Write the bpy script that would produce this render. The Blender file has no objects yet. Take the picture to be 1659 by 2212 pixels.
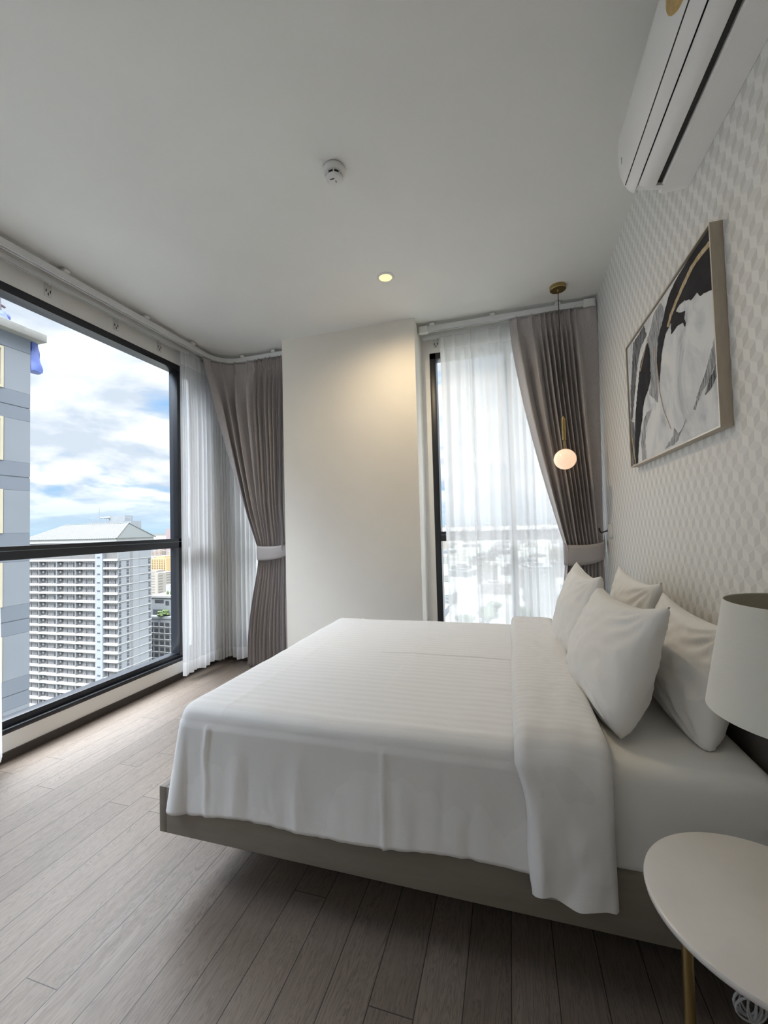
import bpy, bmesh, math, random
from mathutils import Vector, Matrix, noise

random.seed(7)
PI = math.pi
SC = bpy.context.scene
COL = SC.collection

# ------------------------------------------------------------------ camera
H = 3.0                      # ceiling height
R, L, C, W = 0.70, 2.821, 3.315, 3.60      # right wall, left wall, pillar face, window wall
CAMZ = 1.2886
cam_d = bpy.data.cameras.new('camera')
cam = bpy.data.objects.new('camera', cam_d)
COL.objects.link(cam)
cam_d.sensor_fit = 'HORIZONTAL'
cam_d.sensor_width = 36.0
cam_d.lens = 900.48 / 1659.0 * 36.0
cam_d.clip_start = 0.02
cam_d.clip_end = 20000
fwd = Vector((-0.28645223, 0.9574504, 0.03512613))
rgt = Vector((0.95742209, 0.28743209, -0.02693959))
upv = Vector((0.0358897, -0.02591363, 0.99901973))
cam.matrix_world = Matrix(((rgt.x, upv.x, -fwd.x, 0), (rgt.y, upv.y, -fwd.y, 0), (rgt.z, upv.z, -fwd.z, CAMZ), (0, 0, 0, 1)))
SC.camera = cam

# ------------------------------------------------------------------ exposure
SC.view_settings.view_transform = 'Standard'
SC.view_settings.look = 'None'
SC.view_settings.gamma = 1.0
SC.view_settings.use_curve_mapping = False
SC.view_settings.exposure = 2.48
SKY = 0.30
SUN = 0.8

# ------------------------------------------------------------------ node helper
class NT:
    def __init__(self, nt):
        self.nt = nt
        self.n = nt.nodes
        self.l = nt.links
    def new(self, typ, **kw):
        nd = self.n.new(typ)
        for k, v in kw.items():
            setattr(nd, k, v)
        return nd
    def put(self, sock, v):
        if isinstance(v, bpy.types.NodeSocket):
            self.l.new(v, sock)
        elif v is not None:
            sock.default_value = v
    def math(self, op, a, b=None, c=None, clamp=False):
        nd = self.new('ShaderNodeMath', operation=op, use_clamp=clamp)
        for i, v in enumerate((a, b, c)):
            if v is not None:
                self.put(nd.inputs[i], v)
        return nd.outputs[0]
    def vmath(self, op, a, b=None, c=None, out=0):
        nd = self.new('ShaderNodeVectorMath', operation=op)
        for i, v in enumerate((a, b, c)):
            if v is not None:
                self.put(nd.inputs[i], v)
        return nd.outputs[out]
    def sep(self, v):
        nd = self.new('ShaderNodeSeparateXYZ')
        self.put(nd.inputs[0], v)
        return nd.outputs
    def comb(self, x, y, z):
        nd = self.new('ShaderNodeCombineXYZ')
        for i, v in enumerate((x, y, z)):
            self.put(nd.inputs[i], v)
        return nd.outputs[0]
    def noise(self, vec, scale=5, detail=3, rough=0.5, dist=0.0):
        nd = self.new('ShaderNodeTexNoise')
        self.put(nd.inputs['Vector'], vec)
        self.put(nd.inputs['Scale'], scale)
        nd.inputs['Detail'].default_value = detail
        nd.inputs['Roughness'].default_value = rough
        nd.inputs['Distortion'].default_value = dist
        return nd.outputs[0]
    def ramp(self, fac, stops, interp='LINEAR'):
        nd = self.new('ShaderNodeValToRGB')
        cr = nd.color_ramp
        cr.interpolation = interp
        while len(cr.elements) < len(stops):
            cr.elements.new(0.5)
        for e, (p, c) in zip(cr.elements, stops):
            e.position = p
            e.color = (c[0], c[1], c[2], 1) if isinstance(c, (tuple, list)) else (c, c, c, 1)
        self.put(nd.inputs[0], fac)
        return nd.outputs[0]
    def mix(self, fac, a, b):
        nd = self.new('ShaderNodeMix', data_type='RGBA')
        self.put(nd.inputs[0], fac)
        self.put(nd.inputs[6], a if isinstance(a, bpy.types.NodeSocket) else (*a, 1))
        self.put(nd.inputs[7], b if isinstance(b, bpy.types.NodeSocket) else (*b, 1))
        return nd.outputs[2]
    def coords(self):
        return self.new('ShaderNodeTexCoord').outputs['Object']
    def pos(self):
        return self.new('ShaderNodeNewGeometry').outputs['Position']
    def bump(self, height, strength=0.3, dist=0.01):
        nd = self.new('ShaderNodeBump')
        nd.inputs['Strength'].default_value = strength
        nd.inputs['Distance'].default_value = dist
        self.put(nd.inputs['Height'], height)
        return nd.outputs[0]

def base_mat(name, col=(0.8, 0.8, 0.8), rough=0.5, metal=0.0, spec=0.5, sheen=0.0, emit=None, estr=0.0):
    m = bpy.data.materials.new(name)
    m.use_nodes = True
    t = NT(m.node_tree)
    b = t.n['Principled BSDF']
    b.inputs['Base Color'].default_value = (*col, 1)
    b.inputs['Roughness'].default_value = rough
    b.inputs['Metallic'].default_value = metal
    b.inputs['Specular IOR Level'].default_value = spec
    if sheen:
        b.inputs['Sheen Weight'].default_value = sheen
    if emit:
        b.inputs['Emission Color'].default_value = (*emit, 1)
        b.inputs['Emission Strength'].default_value = estr
    return m, t, b

def varied(name, col, rough=0.5, amt=0.06, scale=20, metal=0.0, spec=0.5, bump=0.0, bscale=300, stretch=(1, 1, 1)):
    """procedural material: a base colour with a little noise in it and an optional fine bump"""
    m, t, b = base_mat(name, col, rough, metal, spec)
    v = t.vmath('MULTIPLY', t.coords(), stretch)
    n = t.noise(v, scale, 4, 0.6)
    c = t.ramp(n, [(0.3, tuple(x * (1 - amt) for x in col)), (0.7, tuple(min(1, x * (1 + amt)) for x in col))])
    t.put(b.inputs['Base Color'], c)
    if bump:
        t.put(b.inputs['Normal'], t.bump(t.noise(v, bscale, 2), bump, 0.002))
    return m

# ------------------------------------------------------------------ world: daylight sky with broken cloud
world = bpy.data.worlds.new('sky')
SC.world = world
world.use_nodes = True
t = NT(world.node_tree)
bg = t.n['Background']
d = t.new('ShaderNodeTexCoord').outputs['Generated']
x, y, z = t.sep(d)
zc = t.math('ADD', t.math('MAXIMUM', z, 0.0), 0.20)
cv = t.comb(t.math('DIVIDE', x, zc), t.math('DIVIDE', y, zc), 0.0)
n1 = t.noise(cv, 1.35, 9, 0.56, 0.30)
n2 = t.noise(t.vmath('ADD', cv, (3.1, 7.7, 0.3)), 1.9, 8, 0.55, 0.2)
n3 = t.noise(t.vmath('ADD', cv, (0.14, -0.16, 0.0)), 1.35, 6, 0.5, 0.30)
blue = t.ramp(z, [(0.0, (0.36, 0.50, 0.60)), (0.08, (0.28, 0.43, 0.60)), (0.35, (0.22, 0.38, 0.62)), (1.0, (0.14, 0.28, 0.56))])
lit = t.math('SUBTRACT', n1, n3)
shade = t.math('ADD', t.math('MULTIPLY', lit, 2.4), n2)
cloud = t.ramp(shade, [(0.26, (0.46, 0.51, 0.575)), (0.42, (0.56, 0.60, 0.65)), (0.56, (0.66, 0.69, 0.72)), (0.70, (0.80, 0.81, 0.82))])
cover = t.ramp(n1, [(0.36, 0.0), (0.46, 1.0)])
hazef = t.ramp(z, [(0.0, 0.0), (0.035, 0.45), (0.10, 1.0)])
sky = t.mix(t.math('MULTIPLY', cover, hazef), blue, cloud)
up = t.ramp(z, [(0.499, 0.0), (0.501, 1.0)])
gmask = t.math('GREATER_THAN', z, -0.002)
# sky above the view boosted many times over, an added source lighting the room
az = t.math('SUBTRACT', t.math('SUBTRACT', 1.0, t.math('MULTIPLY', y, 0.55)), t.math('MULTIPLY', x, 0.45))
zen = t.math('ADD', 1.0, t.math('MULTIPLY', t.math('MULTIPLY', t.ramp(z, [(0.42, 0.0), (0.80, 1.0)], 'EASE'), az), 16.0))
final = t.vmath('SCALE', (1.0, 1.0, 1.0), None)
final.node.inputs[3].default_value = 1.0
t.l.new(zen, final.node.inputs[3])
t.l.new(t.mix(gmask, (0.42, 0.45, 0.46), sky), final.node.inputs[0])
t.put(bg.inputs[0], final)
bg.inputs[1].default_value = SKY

sun_d = bpy.data.lights.new('sun', 'SUN')
sun_d.energy = SUN
sun_d.angle = math.radians(12)
sun_d.color = (1.0, 0.97, 0.92)
sun = bpy.data.objects.new('sun', sun_d)
COL.objects.link(sun)
sun.rotation_euler = Vector((-0.55, 0.75, -1.15)).to_track_quat('-Z', 'Y').to_euler()

# ------------------------------------------------------------------ mesh helpers
class MB:
    def __init__(self):
        self.v = []; self.f = []; self.mi = []; self.uv = []
    def add(self, vs, fs, mi=0):
        o = len(self.v)
        self.v += [tuple(p) for p in vs]
        self.f += [tuple(i + o for i in f) for f in fs]
        self.mi += [mi] * len(fs)
    def box(self, x0, x1, y0, y1, z0, z1, mi=0):
        self.add([(x0, y0, z0), (x1, y0, z0), (x1, y1, z0), (x0, y1, z0), (x0, y0, z1), (x1, y0, z1), (x1, y1, z1), (x0, y1, z1)],
                 [(0, 3, 2, 1), (4, 5, 6, 7), (0, 1, 5, 4), (1, 2, 6, 5), (2, 3, 7, 6), (3, 0, 4, 7)], mi)
    def grid(self, rows, mi=0, closeu=False, closev=False):
        n = len(rows); k = len(rows[0])
        vs = [p for r in rows for p in r]
        fs = []
        for i in range(n if closev else n - 1):
            for j in range(k if closeu else k - 1):
                a = i * k + j; b = i * k + (j + 1) % k
                c = ((i + 1) % n) * k + (j + 1) % k; e = ((i + 1) % n) * k + j
                fs.append((a, b, c, e))
        self.add(vs, fs, mi)
    def lathe(self, prof, cx=0, cy=0, n=48, mi=0):
        rows = [[(cx + r * math.cos(2 * PI * j / n), cy + r * math.sin(2 * PI * j / n), z) for j in range(n)] for r, z in prof]
        self.grid(rows, mi, closeu=True)
    def tube(self, pts, r, n=10, mi=0, cap=True):
        rows = []
        P = [Vector(p) for p in pts]
        rr = r if isinstance(r, (list, tuple)) else [r] * len(P)
        prev = None
        for i, p in enumerate(P):
            dd = (P[min(i + 1, len(P) - 1)] - P[max(i - 1, 0)]).normalized()
            ref = prev if prev is not None else (Vector((0, 0, 1)) if abs(dd.z) < 0.9 else Vector((1, 0, 0)))
            a = dd.cross(ref).normalized() if prev is None else (ref - dd * ref.dot(dd)).normalized()
            prev = a
            b = dd.cross(a)
            rows.append([tuple(p + (a * math.cos(2 * PI * j / n) + b * math.sin(2 * PI * j / n)) * rr[i]) for j in range(n)])
        self.grid(rows, mi, closeu=True)
        if cap:
            o = len(self.v) - len(rows) * n
            self.f.append(tuple(range(o, o + n))); self.mi.append(mi)
            o2 = len(self.v) - n
            self.f.append(tuple(range(o2, o2 + n))[::-1]); self.mi.append(mi)
    def prism(self, prof, axis, a0, a1, mi=0):
        """extrude closed 2D profile: axis 'y' profile is (x,z); axis 'x' profile is (y,z); axis 'z' profile is (x,y)"""
        n = len(prof)
        def P(u, w, a):
            return {'y': (u, a, w), 'x': (a, u, w), 'z': (u, w, a)}[axis]
        vs = [P(u, w, a0) for u, w in prof] + [P(u, w, a1) for u, w in prof]
        fs = [(i, (i + 1) % n, n + (i + 1) % n, n + i) for i in range(n)]
        fs += [tuple(range(n))[::-1], tuple(range(n, 2 * n))]
        self.add(vs, fs, mi)
    def build(self, name, mats, parent=None, smooth=False, bevel=0.0, seg=2, subsurf=0, angle=40):
        me = bpy.data.meshes.new(name)
        me.from_pydata(self.v, [], self.f)
        mats = mats if isinstance(mats, (list, tuple)) else [mats]
        for m in mats:
            me.materials.append(m)
        for p, i in zip(me.polygons, self.mi):
            p.material_index = i
        bm = bmesh.new(); bm.from_mesh(me)
        bmesh.ops.recalc_face_normals(bm, faces=bm.faces)
        if smooth:
            for e in bm.edges:
                if len(e.link_faces) == 2 and e.calc_face_angle(0) > math.radians(angle):
                    e.smooth = False
            for f in bm.faces:
                f.smooth = True
        bm.to_mesh(me); bm.free()
        o = bpy.data.objects.new(name, me)
        COL.objects.link(o)
        if bevel:
            md = o.modifiers.new('bevel', 'BEVEL')
            md.width = bevel; md.segments = seg; md.limit_method = 'ANGLE'; md.angle_limit = math.radians(35)
            for p in me.polygons:
                p.use_smooth = True
        if subsurf:
            md = o.modifiers.new('sub', 'SUBSURF'); md.levels = subsurf; md.render_levels = subsurf
        if parent is not None:
            o.parent = parent
            o.matrix_parent_inverse = Matrix.Translation(parent.location).inverted()
        return o

def tag(o, label, cat, group=None, kind=None):
    o['label'] = label; o['category'] = cat
    if group: o['group'] = group
    if kind: o['kind'] = kind
    return o
def struct(o, label=None):
    o['kind'] = 'structure'
    if label: o['label'] = label
    return o
def thing(name, loc, label, cat, group=None):
    o = bpy.data.objects.new(name, None)
    o.empty_display_size = 0.05
    o.location = loc
    COL.objects.link(o)
    return tag(o, label, cat, group)
def fbm(x, y, z=0.0, s=1.0):
    return noise.noise(Vector((x * s, y * s, z * s)))
def smooth01(v):
    v = max(0.0, min(1.0, v)); return v * v * (3 - 2 * v)

# ------------------------------------------------------------------ materials
M = {}
M['ceiling'] = varied('ceiling_paint', (0.81, 0.81, 0.78), 0.9, 0.012, 3, bump=0.05, bscale=400)
M['wall'] = varied('wall_paint', (0.88, 0.868, 0.84), 0.85, 0.012, 3, bump=0.04, bscale=500)
M['pillar'] = varied('pillar_paint', (0.84, 0.80, 0.73), 0.8, 0.012, 3, bump=0.05, bscale=700)
M['skirting'] = varied('dark_skirting', (0.045, 0.036, 0.03), 0.5, 0.1, 30)
M['frame'] = varied('black_aluminium', (0.012, 0.014, 0.020), 0.38, 0.1, 40, spec=0.5)
M['frame_edge'] = varied('grey_gasket', (0.16, 0.18, 0.21), 0.35, 0.05, 40)
M['plastic'] = varied('white_plastic', (0.74, 0.74, 0.72), 0.42, 0.01, 20)
M['track'] = varied('white_track', (0.72, 0.73, 0.73), 0.45, 0.02, 20)
M['ac'] = varied('air_conditioner_plastic', (0.89, 0.88, 0.86), 0.38, 0.01, 10)
M['black'] = varied('black_plastic', (0.006, 0.006, 0.007), 0.5, 0.1, 20)
M['black_metal'] = varied('black_metal', (0.02, 0.02, 0.02), 0.4, 0.1, 20)
M['brass'] = varied('brushed_brass', (0.40, 0.30, 0.13), 0.32, 0.12, 60, metal=1.0, stretch=(1, 1, 0.1))
M['dark_brass'] = varied('aged_brass', (0.30, 0.23, 0.11), 0.4, 0.12, 60, metal=1.0)
M['champagne'] = varied('champagne_frame', (0.47, 0.41, 0.33), 0.45, 0.08, 90, metal=0.6, stretch=(1, 0.2, 0.2))
M['bright_edge'] = varied('bright_frame_lip', (0.72, 0.66, 0.58), 0.3, 0.05, 50, metal=0.7)
M['bed_wood'] = varied('bed_frame_wood', (0.20, 0.175, 0.145), 0.55, 0.12, 14, bump=0.1, bscale=120, stretch=(0.15, 1, 1))
M['headboard'] = varied('headboard_fabric', (0.10, 0.09, 0.085), 0.9, 0.12, 200, bump=0.3, bscale=900)
M['marble'] = varied('white_marble', (0.74, 0.72, 0.70), 0.28, 0.05, 5, spec=0.5)
M['shade_in'] = varied('shade_lining', (0.42, 0.39, 0.31), 0.9, 0.04, 100)
M['stone_cord'] = varied('grey_cord', (0.45, 0.45, 0.46), 0.5, 0.05, 50)

def mat_floor():
    m, t, b = base_mat('oak_planks', rough=0.4)
    p = t.pos()
    x, y, z = t.sep(p)
    PW = 0.1235
    u = t.math('DIVIDE', t.math('ADD', x, 1.275 + 40 * PW), PW)
    col = t.math('FLOOR', u)
    fu = t.math('FRACT', u)
    wn = t.new('ShaderNodeTexWhiteNoise', noise_dimensions='1D'); t.put(wn.inputs['W'], col)
    LEN = 1.15
    yy = t.math('DIVIDE', t.math('ADD', y, t.math('MULTIPLY', wn.outputs[0], LEN * 3)), LEN)
    # put one joint where the photograph shows it: plank left of x=-1.275 at y=0.901
    is39 = t.math('COMPARE', col, 39.0, 0.2)
    yy2 = t.math('DIVIDE', t.math('ADD', y, 10 * LEN - 0.901), LEN)
    yy = t.math('ADD', t.math('MULTIPLY', yy, t.math('SUBTRACT', 1.0, is39)), t.math('MULTIPLY', yy2, is39))
    row = t.math('FLOOR', yy)
    fv = t.math('FRACT', yy)
    wn2 = t.new('ShaderNodeTexWhiteNoise', noise_dimensions='2D'); t.put(wn2.inputs['Vector'], t.comb(col, row, 0))
    r2 = wn2.outputs[0]
    off = t.vmath('SCALE', wn2.outputs[1], None); off.node.inputs[3].default_value = 17.0
    gv = t.vmath('ADD', t.vmath('MULTIPLY', p, (26, 1.6, 1)), off)
    g1 = t.noise(gv, 1.0, 5, 0.62, 1.2)
    gr = t.math('SINE', t.math('MULTIPLY', g1, 46.0))
    fine = t.noise(t.vmath('ADD', t.vmath('MULTIPLY', p, (420, 9, 1)), off), 1.0, 3, 0.6)
    grain = t.math('ADD', t.math('MULTIPLY', t.math('POWER', t.math('ABSOLUTE', gr), 5.0), 0.55), t.math('MULTIPLY', fine, 0.55))
    c1 = t.ramp(r2, [(0.0, (0.205, 0.165, 0.134)), (0.5, (0.235, 0.19, 0.155)), (1.0, (0.27, 0.219, 0.181))])
    c2 = t.mix(t.math('MULTIPLY', grain, 0.75, clamp=True), c1, (0.060, 0.042, 0.030))
    eu = t.math('MINIMUM', fu, t.math('SUBTRACT', 1.0, fu))
    ev = t.math('MINIMUM', fv, t.math('SUBTRACT', 1.0, fv))
    gap = t.math('MAXIMUM', t.math('LESS_THAN', eu, 0.011), t.math('LESS_THAN', ev, 0.0011))
    c3 = t.mix(gap, c2, (0.018, 0.012, 0.009))
    t.put(b.inputs['Base Color'], c3)
    hgt = t.math('SUBTRACT', t.math('MULTIPLY', grain, -0.35), t.math('MULTIPLY', gap, 1.0))
    t.put(b.inputs['Normal'], t.bump(hgt, 0.35, 0.0012))
    t.put(b.inputs['Roughness'], t.math('ADD', 0.36, t.math('MULTIPLY', fine, 0.16)))
    b.inputs['Specular IOR Level'].default_value = 0.62
    return m
M['floor'] = mat_floor()

def mat_wallpaper():
    m, t, b = base_mat('tumbling_block_wallpaper', rough=0.6)
    x, y, z = t.sep(t.pos())
    U = 0.0675 / math.sqrt(3.0)
    V = 0.0505 / 1.5
    px = t.math('DIVIDE', t.math('ADD', t.math('MULTIPLY', y, -1.0), 1.5151 + 0.03375), U)
    py = t.math('DIVIDE', t.math('SUBTRACT', z, 1.2773), V)
    S = (math.sqrt(3.0), 3.0, 1.0)
    def wrap(ax, ay):
        wx = t.math('WRAP', ax, S[0] / 2, -S[0] / 2)
        wy = t.math('WRAP', ay, S[1] / 2, -S[1] / 2)
        return wx, wy
    ax, ay = wrap(px, py)
    bx, by = wrap(t.math('SUBTRACT', px, S[0] / 2), t.math('SUBTRACT', py, S[1] / 2))
    la = t.math('ADD', t.math('MULTIPLY', ax, ax), t.math('MULTIPLY', ay, ay))
    lb = t.math('ADD', t.math('MULTIPLY', bx, bx), t.math('MULTIPLY', by, by))
    s = t.math('LESS_THAN', lb, la)
    inv = t.math('SUBTRACT', 1.0, s)
    gx = t.math('ADD', t.math('MULTIPLY', ax, inv), t.math('MULTIPLY', bx, s))
    gy = t.math('ADD', t.math('MULTIPLY', ay, inv), t.math('MULTIPLY', by, s))
    agx = t.math('ABSOLUTE', gx); agy = t.math('ABSOLUTE', gy)
    hexd = t.math('MAXIMUM', agx, t.math('ADD', t.math('MULTIPLY', agx, 0.5), t.math('MULTIPLY', agy, math.sqrt(3) / 2)))
    border = t.math('GREATER_THAN', hexd, math.sqrt(3) / 2 - 0.028)
    top = t.math('GREATER_THAN', gy, t.math('MULTIPLY', agx, 1 / math.sqrt(3)))
    right = t.math('GREATER_THAN', gx, 0.0)
    sp = t.math('ABSOLUTE', t.math('SUBTRACT', t.math('MULTIPLY', gy, math.sqrt(3) / 2), t.math('MULTIPLY', agx, 0.5)))
    spoke = t.math('MULTIPLY', t.math('LESS_THAN', sp, 0.028), t.math('GREATER_THAN', gy, 0.0))
    vert = t.math('MULTIPLY', t.math('LESS_THAN', agx, 0.022), t.math('LESS_THAN', gy, 0.0))
    line = t.math('MAXIMUM', t.math('MAXIMUM', border, spoke), vert)
    side = t.mix(right, (0.86, 0.85, 0.82), (0.66, 0.65, 0.62))
    face = t.mix(top, side, (0.77, 0.76, 0.735))
    c = t.mix(line, face, (0.84, 0.83, 0.80))
    # faint fabric weave
    nz = t.noise(t.vmath('MULTIPLY', t.pos(), (1, 900, 900)), 1.0, 2)
    c = t.mix(t.math('MULTIPLY', nz, 0.10), c, (0.80, 0.79, 0.76))
    t.put(b.inputs['Base Color'], c)
    gl = t.math('ADD', t.math('MULTIPLY', t.math('MULTIPLY', right, t.math('SUBTRACT', 1.0, top)), -0.18), 0.62)
    t.put(b.inputs['Roughness'], gl)
    t.put(b.inputs['Normal'], t.bump(t.math('ADD', line, t.math('MULTIPLY', nz, 0.4)), 0.12, 0.001))
    return m
M['wallpaper'] = mat_wallpaper()

def mat_glass():
    m = bpy.data.materials.new('window_glass'); m.use_nodes = True
    t = NT(m.node_tree); t.n.remove(t.n['Principled BSDF'])
    tr = t.new('ShaderNodeBsdfTransparent'); tr.inputs[0].default_value = (0.93, 0.955, 0.97, 1)
    gl = t.new('ShaderNodeBsdfGlossy'); gl.inputs['Roughness'].default_value = 0.02
    fr = t.new('ShaderNodeFresnel'); fr.inputs[0].default_value = 1.10
    mx = t.new('ShaderNodeMixShader')
    t.l.new(fr.outputs[0], mx.inputs[0]); t.l.new(tr.outputs[0], mx.inputs[1]); t.l.new(gl.outputs[0], mx.inputs[2])
    t.l.new(mx.outputs[0], t.n['Material Output'].inputs[0])
    return m
M['glass'] = mat_glass()

def mat_cotton(name, col, stripe_axis=None, period=0.026, rough=0.75, amt=0.035):
    m, t, b = base_mat(name, col, rough)
    p = t.coords()
    b.inputs['Sheen Weight'].default_value = 0.15
    weave = t.noise(p, 700, 2)
    wr = t.noise(t.vmath('MULTIPLY', p, (2.0, 2.0, 2.0)), 2.2, 5, 0.55, 0.6)
    h = t.math('ADD', t.math('MULTIPLY', wr, 1.0), t.math('MULTIPLY', weave, 0.02))
    if stripe_axis is not None:
        c = t.sep(p)[stripe_axis]
        s = t.math('SINE', t.math('MULTIPLY', c, 2 * PI / period))
        st = t.math('GREATER_THAN', s, 0.0)
        cc = t.mix(st, col, tuple(x * (1 - amt) for x in col))
        t.put(b.inputs['Base Color'], cc)
        t.put(b.inputs['Roughness'], t.math('ADD', rough - 0.22, t.math('MULTIPLY', st, 0.22)))
        h = t.math('ADD', h, t.math('MULTIPLY', s, 0.015))
    t.put(b.inputs['Normal'], t.bump(h, 0.22, 0.02))
    return m
M['duvet'] = mat_cotton('striped_cotton_cover', (0.82, 0.82, 0.82), 1, 0.040)
M['fold'] = mat_cotton('striped_cotton_fold', (0.82, 0.815, 0.81), 1, 0.034)
M['sheet'] = mat_cotton('white_sheet', (0.78, 0.78, 0.76), None)
M['pillow'] = mat_cotton('pillow_cotton', (0.82, 0.815, 0.80), None)
M['lamp_shade'] = mat_cotton('shade_fabric', (0.74, 0.74, 0.69), None, rough=0.8)

def mat_drape():
    m, t, b = base_mat('grey_blackout_fabric', (0.175, 0.155, 0.15), 0.62)
    p = t.coords()
    n = t.noise(t.vmath('MULTIPLY', p, (350, 350, 40)), 1.0, 2)
    t.put(b.inputs['Base Color'], t.ramp(n, [(0.3, (0.38, 0.35, 0.345)), (0.7, (0.48, 0.44, 0.435))]))
    b.inputs['Sheen Weight'].default_value = 0.4
    b.inputs['Roughness'].default_value = 0.42
    t.put(b.inputs['Normal'], t.bump(n, 0.1, 0.001))
    return m
M['drape'] = mat_drape()
M['tieback'] = varied('tieback_fabric', (0.40, 0.37, 0.365), 0.6, 0.05, 200)

def mat_sheer():
    m = bpy.data.materials.new('sheer_voile'); m.use_nodes = True
    t = NT(m.node_tree); t.n.remove(t.n['Principled BSDF'])
    p = t.coords(); x, y, z = t.sep(p)
    tr = t.new('ShaderNodeBsdfTransparent'); tr.inputs[0].default_value = (0.97, 0.975, 0.98, 1)
    df = t.new('ShaderNodeBsdfDiffuse'); df.inputs[0].default_value = (0.94, 0.94, 0.94, 1)
    tl = t.new('ShaderNodeBsdfTranslucent'); tl.inputs[0].default_value = (0.72, 0.72, 0.725, 1)
    a = t.new('ShaderNodeMixShader'); a.inputs[0].default_value = 0.50
    t.l.new(df.outputs[0], a.inputs[1]); t.l.new(tl.outputs[0], a.inputs[2])
    thr = t.noise(t.vmath('MULTIPLY', p, (60, 60, 2)), 1.0, 2)
    hem = t.math('MAXIMUM', t.math('GREATER_THAN', z, 2.78), t.math('LESS_THAN', z, 0.16))
    # angle dependence: seen edge-on, a voile looks denser
    lw = t.new('ShaderNodeLayerWeight'); lw.inputs[0].default_value = 0.35
    op = t.math('ADD', t.math('ADD', 0.76, t.math('MULTIPLY', thr, 0.06)), t.math('MULTIPLY', hem, 0.22))
    op = t.math('ADD', op, t.math('MULTIPLY', lw.outputs['Facing'], 0.30), clamp=True)
    mx = t.new('ShaderNodeMixShader')
    t.l.new(op, mx.inputs[0]); t.l.new(tr.outputs[0], mx.inputs[1]); t.l.new(a.outputs[0], mx.inputs[2])
    t.l.new(mx.outputs[0], t.n['Material Output'].inputs[0])
    return m
M['sheer'] = mat_sheer()

# ------------------------------------------------------------------ room shell
YB = -2.6
b = MB(); b.add([(-L - .2, YB - .2, 0), (R + .2, YB - .2, 0), (R + .2, W + .2, 0), (-L - .2, W + .2, 0), (-L - .2, YB - .2, -.2), (R + .2, YB - .2, -.2), (R + .2, W + .2, -.2), (-L - .2, W + .2, -.2)],
                [(0, 1, 2, 3), (7, 6, 5, 4), (0, 4, 5, 1), (1, 5, 6, 2), (2, 6, 7, 3), (3, 7, 4, 0)])
struct(b.build('floor', M['floor']))
b = MB(); b.box(-L - .2, R + .2, YB - .2, W + .2, H, H + .2)
struct(b.build('ceiling', M['ceiling']))
b = MB(); b.box(R, R + .2, YB - .2, W + .2, 0, H)
struct(b.build('wall_right', M['wallpaper']))
b = MB(); b.box(-L, R, YB - .2, YB, 0, H)
struct(b.build('wall_back', M['wall']))

def holed_wall(name, mat, axis, inner, outer, a0, a1, holes):
    """a wall slab along an axis with rectangular openings (u0,u1,z0,z1)"""
    b = MB()
    def box(u0, u1, z0, z1):
        if u1 - u0 < 1e-4 or z1 - z0 < 1e-4: return
        if axis == 'y': b.box(min(inner, outer), max(inner, outer), u0, u1, z0, z1)
        else: b.box(u0, u1, min(inner, outer), max(inner, outer), z0, z1)
    u = a0
    for (u0, u1, z0, z1) in holes:
        box(u, u0, 0, H); box(u0, u1, 0, z0); box(u0, u1, z1, H); u = u1
    box(u, a1, 0, H)
    return struct(b.build(name, mat))
Z0, Z1, ZT0, ZT1 = 0.151, 2.80, 1.150, 1.232
holed_wall('wall_left', M['wall'], 'y', -L, -L - .2, YB, W, [(-2.35, -.75, Z0, Z1), (0.25, 3.36, Z0, Z1)])  # the rear opening is added out of view for extra daylight
holed_wall('wall_far', M['wall'], 'x', W, W + .2, -L, R, [(-2.62, -1.96, Z0, Z1), (-0.62, 0.60, Z0, Z1)])
b = MB(); b.box(-1.916, -0.690, C, W, 0, H)
struct(b.build('trim_1', M['pillar']), 'plain cream pillar between the two curtained windows')

b = MB(); b.box(-L, -L + .012, YB, W, 0, .052); struct(b.build('baseboard_left', M['skirting']))
b = MB(); b.box(-L, -1.916, W - .012, W, 0, .052); b.box(-.69, R, W - .012, W, 0, .052); b.box(-1.916, -.69, C - .012, C, 0, .052)
struct(b.build('baseboard_far', M['skirting']))
b = MB(); b.box(R - .012, R, YB, W, 0, .052); struct(b.build('baseboard_right', M['skirting']))

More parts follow.
